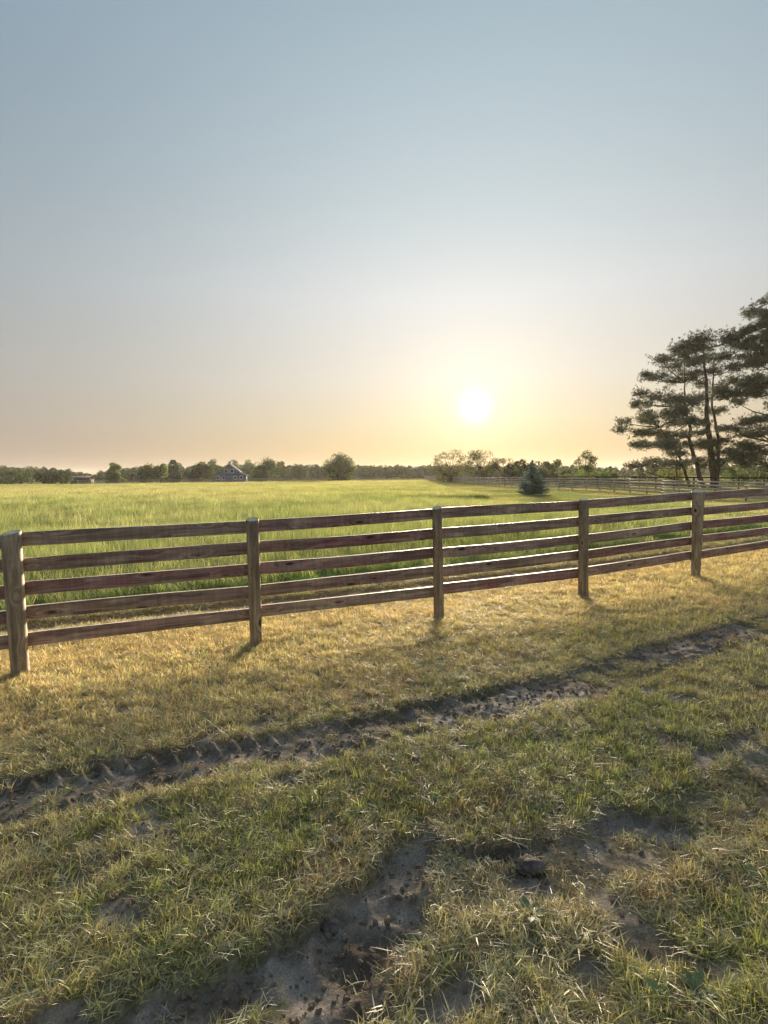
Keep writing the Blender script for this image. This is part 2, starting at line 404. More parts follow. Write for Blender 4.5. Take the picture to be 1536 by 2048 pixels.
def ground_material():
    m, nt, N, L, out = new_mat('ground_soil_thatch')
    geo = N.new('ShaderNodeNewGeometry'); pos = geo.outputs['Position']
    a_m = attr(nt, 'mud').outputs['Fac']; a_g = attr(nt, 'green').outputs['Fac']; a_f = attr(nt, 'far').outputs['Fac']; a_h = attr(nt, 'hay').outputs['Fac']
    n1 = noise(nt, pos, 30, 6, .65); n2 = noise(nt, pos, 3.0, 5, .6); n3 = noise(nt, pos, 110, 3, .6)
    thatch = mixc(nt, 'MIX', rampf(nt, n1.outputs[0], .3, .7), (.13, .105, .065), (.42, .34, .20))
    thatch = mixc(nt, 'MIX', a_g, thatch, (.19, .19, .08))
    mud = mixc(nt, 'MIX', rampf(nt, n2.outputs[0], .35, .65), (.135, .10, .074), (.42, .345, .28))
    mud = mixc(nt, 'MULTIPLY', .6, mud, mixc(nt, 'MIX', rampf(nt, n3.outputs[0], .3, .7), (.55, .53, .5), (1.3, 1.3, 1.3)))
    c = mixc(nt, 'MIX', a_m, thatch, mud)
    n4 = noise(nt, pos, .35, 6, .65)
    meadow = mixc(nt, 'MIX', rampf(nt, n4.outputs[0], .3, .7), (.15, .165, .055), (.32, .29, .12))
    c = mixc(nt, 'MIX', a_f, c, meadow)
    c = mixc(nt, 'MIX', a_h, c, (.17, .19, .06))
    p = N.new('ShaderNodeBsdfPrincipled'); L.new(c, p.inputs['Base Color'])
    r = N.new('ShaderNodeMapRange'); L.new(a_m, r.inputs[0]); r.inputs[3].default_value = .95; r.inputs[4].default_value = .8
    L.new(r.outputs[0], p.inputs['Roughness']); r2 = N.new('ShaderNodeMath'); r2.operation = 'MULTIPLY'; L.new(a_m, r2.inputs[0]); r2.inputs[1].default_value = .15; L.new(r2.outputs[0], p.inputs['Specular IOR Level'])
    b = N.new('ShaderNodeBump'); b.inputs['Strength'].default_value = .6; b.inputs['Distance'].default_value = .02
    L.new(n1.outputs[0], b.inputs['Height']); L.new(b.outputs[0], p.inputs['Normal'])
    L.new(p.outputs[0], out.inputs[0]); return m
M_GROUND = ground_material()

# ------------------------------------------------------------------ the ground: one sheet, fine near the camera
def spaced(core0, core1, step, far0, far1, growth=1.16):
    mid = list(np.arange(core0, core1 + 1e-6, step)); lo = []; s = step; v = core0
    while v > far0: s *= growth; v -= s; lo.append(max(v, far0))
    hi = []; s = step; v = mid[-1]
    while v < far1: s *= growth; v += s; hi.append(min(v, far1))
    return np.array(lo[::-1] + mid + hi)
gx = spaced(-4.6, 6.4, .022, -1100, 1100); gy = spaced(1.25, 9.6, .022, -150, 1400)
X, Y = np.meshgrid(gx, gy); xf, yf = X.ravel(), Y.ravel()
zf = gz(xf, yf)
mm, gg, _ = masks(xf, yf)
inner = sstep(14, 9, yf) * sstep(-1, .6, yf)
dc, _, _ = polydist(xf, yf, TRACK_C)
mud_attr = np.maximum(mm * inner, .85 * sstep(.33, .12, dc) * sstep(.3, .6, fbm(xf * 3, yf * 3, 8, 3)))
# bare track beside the hay, towards the right
mud_attr = np.maximum(mud_attr, .55 * sstep(.42, .6, fbm(xf * .5, yf * .9, 18, 3)) * sstep(11.0, 13.5, xf) * sstep(11, 14, yf) * sstep(31, 26, yf))
ny, nx = X.shape
idx = np.arange(nx * ny).reshape(ny, nx)
quads = np.stack([idx[:-1, :-1], idx[:-1, 1:], idx[1:, 1:], idx[1:, :-1]], -1).reshape(-1, 4)
g_me = mesh_np('ground', np.stack([xf, yf, zf], 1), [quads],
               {'mud': mud_attr, 'green': gg * inner, 'far': sstep(11, 30, np.hypot(xf, yf)), 'hay': sstep(-.2, .4, hay_mask(xf, yf))}, (M_GROUND,), True)
tag(link('ground', g_me), kind='structure')

# ------------------------------------------------------------------ scatter: one object that instances small clumps on points
def scatter(name, protos, P, rot, scl, idx, tint, label, cat):
    pc = bpy.data.collections.new(name + '_kinds')
    for k, me in enumerate(protos):
        pc.objects.link(bpy.data.objects.new(f'{name}_kind_{k:03d}', me))
    n = len(P)
    me = bpy.data.meshes.new(name); me.vertices.add(n); me.vertices.foreach_set('co', np.ascontiguousarray(P, np.float32).ravel())
    a = me.attributes.new('rot', 'FLOAT_VECTOR', 'POINT'); a.data.foreach_set('vector', np.ascontiguousarray(rot, np.float32).ravel())
    a = me.attributes.new('scl', 'FLOAT_VECTOR', 'POINT'); a.data.foreach_set('vector', np.ascontiguousarray(scl, np.float32).ravel())
    a = me.attributes.new('pick', 'INT', 'POINT'); a.data.foreach_set('value', np.ascontiguousarray(idx, np.int32))
    a = me.attributes.new('tint', 'FLOAT_COLOR', 'POINT'); a.data.foreach_set('color', np.concatenate([tint, np.ones((n, 1))], 1).astype(np.float32).ravel())
    o = link(name, me)
    ng = bpy.data.node_groups.new(name, 'GeometryNodeTree')
    ng.interface.new_socket('Geometry', in_out='INPUT', socket_type='NodeSocketGeometry')
    ng.interface.new_socket('Geometry', in_out='OUTPUT', socket_type='NodeSocketGeometry')
    N, L = ng.nodes, ng.links
    gi, go = N.new('NodeGroupInput'), N.new('NodeGroupOutput')
    iop = N.new('GeometryNodeInstanceOnPoints'); ci = N.new('GeometryNodeCollectionInfo')
    ci.inputs['Collection'].default_value = pc; ci.inputs['Separate Children'].default_value = True; ci.inputs['Reset Children'].default_value = True
    def na(nm, dt):
        q = N.new('GeometryNodeInputNamedAttribute'); q.data_type = dt; q.inputs['Name'].default_value = nm
        return [s for s in q.outputs if s.enabled and s.name == 'Attribute'][0]
    e2r = N.new('FunctionNodeEulerToRotation')
    L.new(na('rot', 'FLOAT_VECTOR'), e2r.inputs[0])
    L.new(gi.outputs[0], iop.inputs['Points']); L.new(ci.outputs[0], iop.inputs['Instance'])
    iop.inputs['Pick Instance'].default_value = True
    L.new(na('pick', 'INT'), iop.inputs['Instance Index']); L.new(e2r.outputs[0], iop.inputs['Rotation']); L.new(na('scl', 'FLOAT_VECTOR'), iop.inputs['Scale'])
    L.new(iop.outputs[0], go.inputs[0])
    md = o.modifiers.new('scatter', 'NODES'); md.node_group = ng
    return tag(o, label, cat, kind='stuff')

def blades(r, n, spread, length, width, lean, curve, tone0, tone1, segs=2, droop=0.0, z0=(-.004, .004)):
    """n grass blades as tapered strips; lean in radians from upright"""
    a = r.uniform(0, 2 * math.pi, n); rad = spread * np.sqrt(r.uniform(0, 1, n))
    bx, by = rad * np.cos(a), rad * np.sin(a); bz = r.uniform(*z0, n)
    az = r.uniform(0, 2 * math.pi, n); le = r.uniform(*lean, n); ln = r.uniform(*length, n); w = r.uniform(*width, n)
    cv = r.uniform(*curve, n); yaw = r.uniform(-.9, .9, n)
    sx, sy = -np.sin(az + yaw), np.cos(az + yaw)
    rows = []; cols = []
    px, py, pz = bx.copy(), by.copy(), bz.copy(); th = le.copy()
    jit = r.uniform(.72, 1.25, n)[:, None]
    for s in range(segs + 1):
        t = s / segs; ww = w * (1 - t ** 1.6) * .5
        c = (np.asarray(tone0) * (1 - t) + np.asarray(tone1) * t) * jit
        if s < segs:
            rows += [np.stack([px - sx * ww, py - sy * ww, pz], 1), np.stack([px + sx * ww, py + sy * ww, pz], 1)]; cols += [c, c]
        else:
            rows += [np.stack([px, py, pz], 1)]; cols += [c]
        st = ln / segs
        px = px + np.sin(th) * np.cos(az) * st; py = py + np.sin(th) * np.sin(az) * st; pz = pz + np.cos(th) * st
        th = th + cv / segs
    k = 2 * segs + 1
    V = np.stack(rows, 1).reshape(-1, 3); C = np.stack(cols, 1).reshape(-1, 3)
    V[:, 2] = np.maximum(V[:, 2], -.012)
    b0 = (np.arange(n) * k)[:, None]
    F4 = np.concatenate([b0 + np.array([2 * s, 2 * s + 1, 2 * s + 3, 2 * s + 2]) for s in range(segs - 1)]) if segs > 1 else np.zeros((0, 4), int)
    F3 = b0 + np.array([2 * segs - 2, 2 * segs - 1, 2 * segs])
    return V, F4, F3, C
def tuft(name, seed, parts, mat):
    r = np.random.default_rng(seed); g = Geo()
    for kw in parts:
        V, F4, F3, C = blades(r, **kw); g.add(V, F4, F3, C)
    return g.mesh(name, (mat,))

W1 = (1, 1, 1)
# --- mown lawn in front of and just behind the fence
lawn = []
for k in range(5):   # 0-4 short green stubble
    lawn.append(tuft('stubble', 100 + k, [dict(n=17, spread=.045, length=(.03, .075), width=(.0032, .0065), lean=(.35, 1.3), curve=(-.1, .7), tone0=(.9, .9, .85), tone1=W1)], M_GRASS))
for k in range(5):   # 5-9 flat clippings
    lawn.append(tuft('clipping', 200 + k, [dict(n=13, spread=.06, length=(.03, .095), width=(.0028, .0066), lean=(1.25, 1.62), curve=(-.25, .35), tone0=(.9, .9, .9), tone1=W1, z0=(.004, .028))], M_GRASS))
for k in range(4):   # 10-13 sprouting tufts
    lawn.append(tuft('sprout', 300 + k, [dict(n=15, spread=.035, length=(.035, .08), width=(.0035, .007), lean=(.15, .95), curve=(.1, .9), tone0=(.75, .8, .7), tone1=W1, segs=3)], M_GRASS))
for k in range(3):   # 14-16 long straws
    lawn.append(tuft('straw', 400 + k, [dict(n=3, spread=.08, length=(.10, .24), width=(.002, .0035), lean=(1.2, 1.58), curve=(-.1, .25), tone0=W1, tone1=W1, z0=(.01, .035))], M_GRASS))
for k in range(2):   # 17-18 matted root thatch
    lawn.append(tuft('thatch', 500 + k, [dict(n=26, spread=.06, length=(.025, .07), width=(.003, .0055), lean=(.6, 1.7), curve=(-.5, .9), tone0=(.8, .8, .8), tone1=W1, z0=(0, .02))], M_GRASS))
STRAW = np.array((.66, .58, .32)); PALE = np.array((.78, .68, .42)); OLIVE = np.array((.47, .46, .15)); GREEN = np.array((.36, .40, .15)); LIME = np.array((.58, .59, .19)); BROWN = np.array((.30, .20, .11)); RUST = np.array((.52, .31, .15)); GREYT = np.array((.52, .45, .26))
def mown_points(n, box, keep):
    x0, x1, y0, y1 = box
    x = rng.uniform(x0, x1, n); y = rng.uniform(y0, y1, n)
    m = keep(x, y); return x[m], y[m]
def in_view(x, y, margin=1.6):
    return (np.abs(x) < .78 * y + margin) 
area = (-8.5, 9.5, 1.0, 13.5)
def keep(x, y):
    dens = np.clip(1.25 - .085 * y, .38, 1.0)
    return in_view(x, y) & (hay_mask(x, y) < .3) & (rng.uniform(0, 1, len(x)) < dens)
x, y = mown_points(250000, area, keep)
m_, g_, wear = masks(x, y)
inn = sstep(14, 9, y)
m_ = m_ * inn
dcx, _, _ = polydist(x, y, TRACK_C); m_ = np.maximum(m_, .8 * sstep(.33, .12, dcx))
u = rng.uniform(0, 1, len(x)); ok = u > np.maximum(sstep(.10, .55, m_) * .97, .22 * wear)
x, y, m_, g_, wear = x[ok], y[ok], m_[ok], g_[ok], wear[ok]
n = len(x); inn2 = sstep(14, 9, y)
fy = y - fence_y(x)                                   # metres behind the fence line (negative: our side)
goldf = np.exp(-((fy + .6) / 1.3) ** 2)               # dead grass along the fence, sunlit gold strip put into its tint
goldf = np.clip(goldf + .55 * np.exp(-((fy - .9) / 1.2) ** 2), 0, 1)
patch = fbm(x * .9, y * .9, 66, 3)
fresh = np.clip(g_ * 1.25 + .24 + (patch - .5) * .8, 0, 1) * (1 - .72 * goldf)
kind = np.zeros(n, int); u = rng.uniform(0, 1, n)
p_sprout = .012 + .16 * fresh ** 1.6 * (1 - goldf); p_clip = .34 - .14 * fresh + .10 * wear; p_straw = .008; p_th = .14 + .2 * m_
kind = np.where(u < p_sprout, rng.integers(10, 14, n), np.where(u < p_sprout + p_clip, rng.integers(5, 10, n), np.where(u < p_sprout + p_clip + p_straw, rng.integers(14, 17, n), np.where(u < p_sprout + p_clip + p_straw + p_th, rng.integers(17, 19, n), rng.integers(0, 5, n)))))
def mixv(a, b, t): return a * (1 - t[:, None]) + b * t[:, None]
rv = rng.uniform(0, 1, n)
tint = mixv(np.tile(STRAW, (n, 1)), OLIVE, np.clip(fresh * 1.2 + (rv - .5) * .9, 0, 1))
sp = (kind >= 10) & (kind < 14); tint[sp] = mixv(np.tile(GREEN, (sp.sum(), 1)), LIME, np.clip(rng.uniform(-.2, 1.1, sp.sum()), 0, 1))
cl = (kind >= 5) & (kind < 10)
u2 = rng.uniform(0, 1, n)
tint[cl & (u2 < .30)] = PALE; tint[cl & (u2 > .76)] = GREYT; tint[cl & (u2 > .9)] = BROWN
tint[kind >= 17] = np.where(u2[kind >= 17, None] < .5, BROWN, GREYT)
tint[(kind >= 14) & (kind < 17)] = PALE
rusty = sstep(.58, .72, fbm(x * 1.7, y * 1.7, 99, 3)); ru = (kind < 5) | (kind >= 17)
tint[ru] = mixv(tint[ru], RUST, (rusty * .35)[ru])
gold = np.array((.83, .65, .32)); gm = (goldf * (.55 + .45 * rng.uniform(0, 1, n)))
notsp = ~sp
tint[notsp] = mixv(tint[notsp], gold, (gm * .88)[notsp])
dirt = np.clip(wear * (.05 + .8 * sstep(.42, .68, fbm(x * 2.2, y * 2.2, 21))), 0, .65) * inn2
tint = mixv(tint, np.array((.17, .125, .085)), dirt)
tint = np.minimum(tint * rng.uniform(.8, 1.4, n)[:, None], .9)
size = rng.uniform(.68, 1.12, n) * (1 - .2 * wear) * (1 + .035 * np.clip(y - 3, 0, 9))
rot = np.stack([rng.normal(0, .12, n), rng.normal(0, .12, n), rng.uniform(0, 6.283, n)], 1)
P = np.stack([x, y, gz(x, y) + .002], 1)
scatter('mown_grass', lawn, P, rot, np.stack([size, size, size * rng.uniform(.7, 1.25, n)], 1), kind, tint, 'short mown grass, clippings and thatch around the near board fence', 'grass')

# --- crumbs of soil where the turf is torn
crumbs = []
M_CRUMB = plain('soil_crumb', (.24, .18, .13), .9, .4, 40)
for k in range(4):
    bm = bmesh.new(); bmesh.ops.create_icosphere(bm, subdivisions=2, radius=1.0); rr_ = random.Random(k)
    for v in bm.verts: v.co *= rr_.uniform(.65, 1.2)
    me = bpy.data.meshes.new('crumb'); bm.to_mesh(me); bm.free(); me.materials.append(M_CRUMB); crumbs.append(me)
x, y = mown_points(120000, (-5, 7, 1.0, 8.0), lambda x, y: in_view(x, y, 1.0))
mk, _, wk = masks(x, y); q = rng.uniform(0, 1, len(x)) < (mk * .7 + .05 * wk) * (.3 + .7 * sstep(.4, .6, fbm(x * 6, y * 6, 15, 2))); x, y = x[q], y[q]; n = len(x)
sz = .0025 + .013 * rng.uniform(0, 1, n) ** 3.0
scatter('soil_crumbs', crumbs, np.stack([x, y, gz(x, y) + sz * .3], 1), rng.uniform(0, 6.28, (n, 3)), sz[:, None] * rng.uniform(.7, 1.3, (n, 3)), rng.integers(0, 4, n), np.ones((n, 3)), 'loose crumbs of torn soil in the tyre tracks', 'soil')

# --- uncut hay field
hay_near, hay_far = [], []
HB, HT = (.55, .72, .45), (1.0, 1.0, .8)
for k in range(4):
    hay_near.append(tuft('hay_clump', 600 + k, [
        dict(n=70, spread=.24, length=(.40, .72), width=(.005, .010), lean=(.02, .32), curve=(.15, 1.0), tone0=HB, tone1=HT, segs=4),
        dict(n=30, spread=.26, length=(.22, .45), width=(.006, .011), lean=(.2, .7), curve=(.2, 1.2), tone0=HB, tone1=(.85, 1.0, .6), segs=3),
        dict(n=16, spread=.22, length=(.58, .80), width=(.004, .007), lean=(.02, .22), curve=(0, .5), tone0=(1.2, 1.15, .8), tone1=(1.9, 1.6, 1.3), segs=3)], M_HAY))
for k in range(3):   # lodged edge grass, bent flat
    hay_near.append(tuft('lodged_clump', 650 + k, [dict(n=80, spread=.25, length=(.35, .65), width=(.006, .012), lean=(.7, 1.35), curve=(.1, .9), tone0=HB, tone1=(.8, 1.05, .7), segs=4)], M_HAY))
for k in range(4):
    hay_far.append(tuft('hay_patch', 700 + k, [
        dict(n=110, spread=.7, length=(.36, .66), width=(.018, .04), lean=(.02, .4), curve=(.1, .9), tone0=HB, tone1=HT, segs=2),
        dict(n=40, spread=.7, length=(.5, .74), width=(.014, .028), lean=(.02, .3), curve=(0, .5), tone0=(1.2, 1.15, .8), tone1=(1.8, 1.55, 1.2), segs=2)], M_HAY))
def hay_points(step, y0, y1, slope=.86, margin=4.0):
    xs, ys = [], []
    for yy in np.arange(y0, y1, step):
        w = slope * yy + margin; q = np.arange(-w, w, step); xs.append(q); ys.append(np.full(len(q), yy))
    a = np.concatenate(xs); b = np.concatenate(ys)
    a = a + rng.uniform(-.5, .5, len(a)) * step; b = b + rng.uniform(-.5, .5, len(b)) * step
    m = hay_mask(a, b) > 0; return a[m], b[m]
def hay_tint(x, y, n):
    v = fbm(x * .22, y * .22, 31, 4); v2 = fbm(x * .05, y * .05, 37, 3)
    green = np.array((.28, .36, .13)); yel = np.array((.44, .45, .24))
    t = mixv(np.tile(green, (n, 1)), yel, np.clip(.15 + sstep(.3, .7, v) * .45 + sstep(.35, .65, v2) * .3 + .25 * sstep(14, 60, y) + rng.normal(0, .25, n), 0, 1))
    return t * rng.uniform(.62, 1.32, n)[:, None]
x1, y1 = hay_points(.30, 6, 20); x2, y2 = hay_points(.46, 20, 40)
x, y = np.concatenate([x1, x2]), np.concatenate([y1, y2]); n = len(x)
hm = hay_mask(x, y); edge = hm < rng.uniform(.25, .75, n)
s = np.where(y < 20, 1.0, 1.35) * rng.uniform(.85, 1.15, n)
hs = np.clip(.85 + .5 * (fbm(x * .4, y * .4, 71, 3) - .5) + rng.normal(0, .06, n), .6, 1.2)
hs = hs * (.5 + .42 * sstep(.5, 6.0, hm)); t = hay_tint(x, y, n) * np.array((.78, .82, .80)); t[edge] *= np.array((.95, 1.2, 1.0))
pk = np.where(edge, rng.integers(4, 7, n), rng.integers(0, 4, n))
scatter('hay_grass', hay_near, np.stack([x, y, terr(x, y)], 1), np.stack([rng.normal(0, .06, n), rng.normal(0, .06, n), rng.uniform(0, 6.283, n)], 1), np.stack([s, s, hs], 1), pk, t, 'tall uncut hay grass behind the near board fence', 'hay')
x1, y1 = hay_points(.8, 40, 80); x2, y2 = hay_points(1.15, 80, 152)
x, y = np.concatenate([x1, x2]), np.concatenate([y1, y2]); n = len(x)
s = np.where(y < 80, 1.0, 1.5) * rng.uniform(.9, 1.15, n); hs = np.clip(.85 + .5 * (fbm(x * .3, y * .3, 72, 3) - .5), .6, 1.2)
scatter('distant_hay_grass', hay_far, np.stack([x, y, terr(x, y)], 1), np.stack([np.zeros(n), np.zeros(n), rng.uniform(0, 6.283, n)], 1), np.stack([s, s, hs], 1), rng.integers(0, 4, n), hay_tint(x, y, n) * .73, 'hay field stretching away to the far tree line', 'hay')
# --- cut meadow between hay and the long fence, and round the pines
med = []
for k in range(4):
    med.append(tuft('meadow_patch', 800 + k, [dict(n=120, spread=.55, length=(.06, .16), width=(.008, .018), lean=(.1, 1.1), curve=(0, .9), tone0=(.7, .75, .7), tone1=W1, segs=2)], M_GRASS))
xs, ys = [], []
for (x0, x1, y0, y1, st) in ((4, 30, 11.5, 50, .42), (4, 60, 50, 130, .9), (-7, -6, 6, 7, .4)):
    a, b = np.meshgrid(np.arange(x0, x1, st), np.arange(y0, y1, st)); xs.append(a.ravel()); ys.append(b.ravel())
x = np.concatenate(xs); y = np.concatenate(ys); x = x + rng.uniform(-.25, .25, len(x)); y = y + rng.uniform(-.25, .25, len(y))
q = (hay_mask(x, y) < .2) & (y > fence_y(x) + 2.6) & (x < .84 * y + 5); x, y = x[q], y[q]
bare = .8 * sstep(.42, .6, fbm(x * .5, y * .9, 18, 3)) * sstep(11, 13.5, x) * sstep(11, 14, y) * sstep(31, 26, y)
q = rng.uniform(0, 1, len(x)) > bare; x, y = x[q], y[q]; n = len(x)
v = fbm(x * .3, y * .3, 81, 4)
t = mixv(np.tile(np.array((.25, .31, .09)), (n, 1)), np.array((.56, .48, .21)), np.clip(sstep(.35, .65, v) + rng.normal(0, .2, n), 0, 1)) * rng.uniform(.8, 1.2, n)[:, None]
s = np.where(y < 50, 1, 1.8) * rng.uniform(.8, 1.3, n)
scatter('meadow_grass', med, np.stack([x, y, terr(x, y)], 1), np.stack([np.zeros(n), np.zeros(n), rng.uniform(0, 6.283, n)], 1), np.stack([s, s, np.minimum(s, 1.2)], 1), rng.integers(0, 4, n), t, 'short meadow grass along the long fence at right', 'grass')

# ------------------------------------------------------------------ near board fence
def bevel_board(length, h, th, seed):
    bm = bmesh.new(); r = random.Random(seed); N = 5
    vs_ = []
    bow = r.uniform(-.02, .02); sag = r.uniform(-.012, .006); tw = r.uniform(-.01, .01); e0 = r.uniform(-.003, .003)
    c = .004
    prof = [(-th / 2, -h / 2 + c), (-th / 2 + c, -h / 2), (th / 2 - c, -h / 2), (th / 2, -h / 2 + c), (th / 2, h / 2 - c), (th / 2 - c, h / 2), (-th / 2 + c, h / 2), (-th / 2, h / 2 - c)]
    for i in range(N + 1):
        t = i / N; s = 4 * t * (1 - t)
        vs_.append([bm.verts.new(((t - .5) * length, py + bow * s + tw * (t - .5) * pz / h * 2, pz + sag * s + r.uniform(-.0025, .0025))) for py, pz in prof])
    for i in range(N):
        for k in range(8):
            bm.faces.new((vs_[i][k], vs_[i][(k + 1) % 8], vs_[i + 1][(k + 1) % 8], vs_[i + 1][k]))
    bm.faces.new(vs_[0][::-1]); bm.faces.new(vs_[-1])
    bmesh.ops.recalc_face_normals(bm, faces=bm.faces)
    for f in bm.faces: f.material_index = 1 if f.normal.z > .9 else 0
    me = bpy.data.meshes.new('board'); bm.to_mesh(me); bm.free(); me.materials.append(M_BOARD); me.materials.append(M_LIT_EDGE); return me
def round_post(h, rb, rt, seed, lean=(0, 0), depth=.35, mats=(M_POST, M_ENDGRAIN)):
    r = random.Random(seed); S = 22; rings = [-depth, -.02, .25 * h, .5 * h, .75 * h, h - .012, h]
    wob = [1 + r.uniform(-.035, .035) for _ in range(S)]; wob = [(wob[i - 1] + wob[i] + wob[(i + 1) % S]) / 3 for i in range(S)]
    sl = r.uniform(.18, .30); sa = math.pi / 2 + r.uniform(-.5, .5)
    V = []; F = []; MI = []
    for j, z in enumerate(rings):
        t = max(0, z / h); R = rb + (rt - rb) * t
        if j == len(rings) - 1: R *= .955
        for i in range(S):
            a = i * 2 * math.pi / S; rr = R * wob[i] * (1 + r.uniform(-.008, .008))
            zz = z + (sl * rr * math.cos(a - sa) if j >= len(rings) - 2 else 0)
            V.append((rr * math.cos(a) + lean[0] * t, rr * math.sin(a) + lean[1] * t, zz))
    for j in range(len(rings) - 1):
        for i in range(S):
            i2 = (i + 1) % S; F.append((j * S + i, j * S + i2, (j + 1) * S + i2, (j + 1) * S + i))
    me = bpy.data.meshes.new('post'); me.from_pydata(V, [], F + [tuple((len(rings) - 1) * S + i for i in range(S))])
    for m in mats: me.materials.append(m)
    for p in me.polygons: p.use_smooth = len(p.vertices) == 4
    me.polygons[-1].material_index = 1; me.update(); return me
fence = thing('board_fence', 'weathered brown five-board fence with round posts crossing the foreground', 'fence', (POSTS[4][0], POSTS[4][1], float(terr(*POSTS[4]))))
fo = Vector(fence.location)
HPOST = 1.45
PR = [(.085, .082), (.085, .082), (.082, .089), (.068, .072), (.069, .064), (.075, .072), (.072, .101), (.08, .08), (.08, .08)]
LEAN = [(0, 0), (0, 0), (-.012, 0), (-.008, 0), (-.022, 0), (-.014, 0), (.0, 0), (0, 0), (0, 0)]
HP = [1.45, 1.45, 1.455, 1.45, 1.455, 1.45, 1.46, 1.45, 1.45]
BASE = [Vector((px, py, float(terr(px, py)))) for px, py in POSTS]
for i, b in enumerate(BASE):
    link('post', round_post(HP[i], *PR[i], 40 + i, LEAN[i]), fence, b - fo)
TOPS = [1.435, 1.18, .925, .672, .415]
rb_ = random.Random(5)
for i in range(len(BASE) - 1):
    a, b = BASE[i], BASE[i + 1]; d = (b - a); L_ = math.hypot(d.x, d.y)
    nrm = Vector((-d.y, d.x, 0)).normalized(); ang_z = math.atan2(d.y, d.x); ang_y = -math.atan2(d.z, L_)
    for k, tz in enumerate(TOPS):
        h = .14 + rb_.uniform(-.004, .004); th = .045
        oa, ob = rb_.uniform(-.016, .016), rb_.uniform(-.016, .016)
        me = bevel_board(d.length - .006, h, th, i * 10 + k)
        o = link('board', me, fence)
        mid = (a + b) / 2 + nrm * (.074 + .022) + Vector((0, 0, tz - h / 2 + (oa + ob) / 2))
        o.location = mid - fo; o.rotation_euler = Euler((0, ang_y - math.atan2(ob - oa, L_), ang_z))

# ------------------------------------------------------------------ long fence on the right of the field
def resample(path, step):
    P = np.array(path, float); seg = np.hypot(*np.diff(P, axis=0).T); s = np.concatenate([[0], np.cumsum(seg)])
    q = np.arange(0, s[-1], step); return np.stack([np.interp(q, s, P[:, 0]), np.interp(q, s, P[:, 1])], 1)
def box_mesh(name, lx, ly, lz, mat):
    g = Geo(); g.box(-lx / 2, lx / 2, -ly / 2, ly / 2, -lz / 2, lz / 2); return g.mesh(name, (mat,))
def rail_fence(name, label, path, step, span, tops, bh, bt, hpost, rpost, m_board, m_post, round_=True, jitter=.015):
    pts = resample(path, step); zz = terr(pts[:, 0], pts[:, 1])
    root = thing(name, label, 'fence', (pts[0][0], pts[0][1], float(zz[0]))); ro = Vector(root.location)
    if round_:
        pm = round_post(hpost, rpost, rpost * .95, 3, mats=(m_post, M_ENDGRAIN))
    else:
        pm = box_mesh('post', rpost * 2, rpost * 2, hpost + .3, m_post)
    r = random.Random(len(pts))
    for (x, y), z in zip(pts, zz):
        o = link('post', pm, root, Vector((x, y, z + (0 if round_ else (hpost - .3) / 2))) - ro)
        o.rotation_euler = (r.uniform(-.02, .02), r.uniform(-.02, .02), r.uniform(0, 6))
    bm_ = box_mesh('board', 1.0, bt, bh, m_board)
    for i in range(0, len(pts) - span, span):
        a = Vector((*pts[i], zz[i])); b = Vector((*pts[i + span], zz[i + span])); d = b - a; L_ = math.hypot(d.x, d.y)
        nrm = Vector((-d.y, d.x, 0)).normalized()
        for tz in tops:
            o = link('board', bm_, root)
            o.location = (a + b) / 2 + nrm * (rpost + bt / 2) + Vector((0, 0, tz - bh / 2 + r.uniform(-jitter, jitter))) - ro
            o.rotation_euler = Euler((0, -math.atan2(d.z, L_) + r.uniform(-.004, .004), math.atan2(d.y, d.x))); o.scale = (d.length - .01, 1, 1)
    return root
LONG = [(26.6, 22), (25.6, 33), (24.9, 40), (24.4, 49), (22.6, 58), (20.0, 66), (17.6, 78), (17.2, 100), (17.0, 138), (16.4, 170), (15.6, 203)]
rail_fence('pasture_fence', 'long pale board fence curving away on the right beyond the hay, behind the blue spruce', LONG, 2.44, 2, TOPS, .14, .036, 1.45, .075, M_OLDBOARD, M_OLDPOST)
DARK = [(33.5, 34), (31.5, 48), (28.5, 62), (25.5, 76), (23.5, 96), (23.0, 130), (22.0, 180)]
rail_fence('dark_rail_fence', 'dark rail fence running just behind the long pale board fence', DARK, 2.6, 2, [1.5, 1.12, .74], .13, .04, 1.5, .06, M_DARKRAIL, M_DARKRAIL, False)
FARF = [(-92, 158), (-60, 166), (-30, 172), (-6, 178), (4, 184)]
rail_fence('far_rail_fence', 'thin pale rail fence at the far field edge before the blue barn', FARF, 3.2, 2, [1.35, 1.0, .65], .12, .05, 1.45, .07, M_OLDBOARD, M_OLDPOST, False)

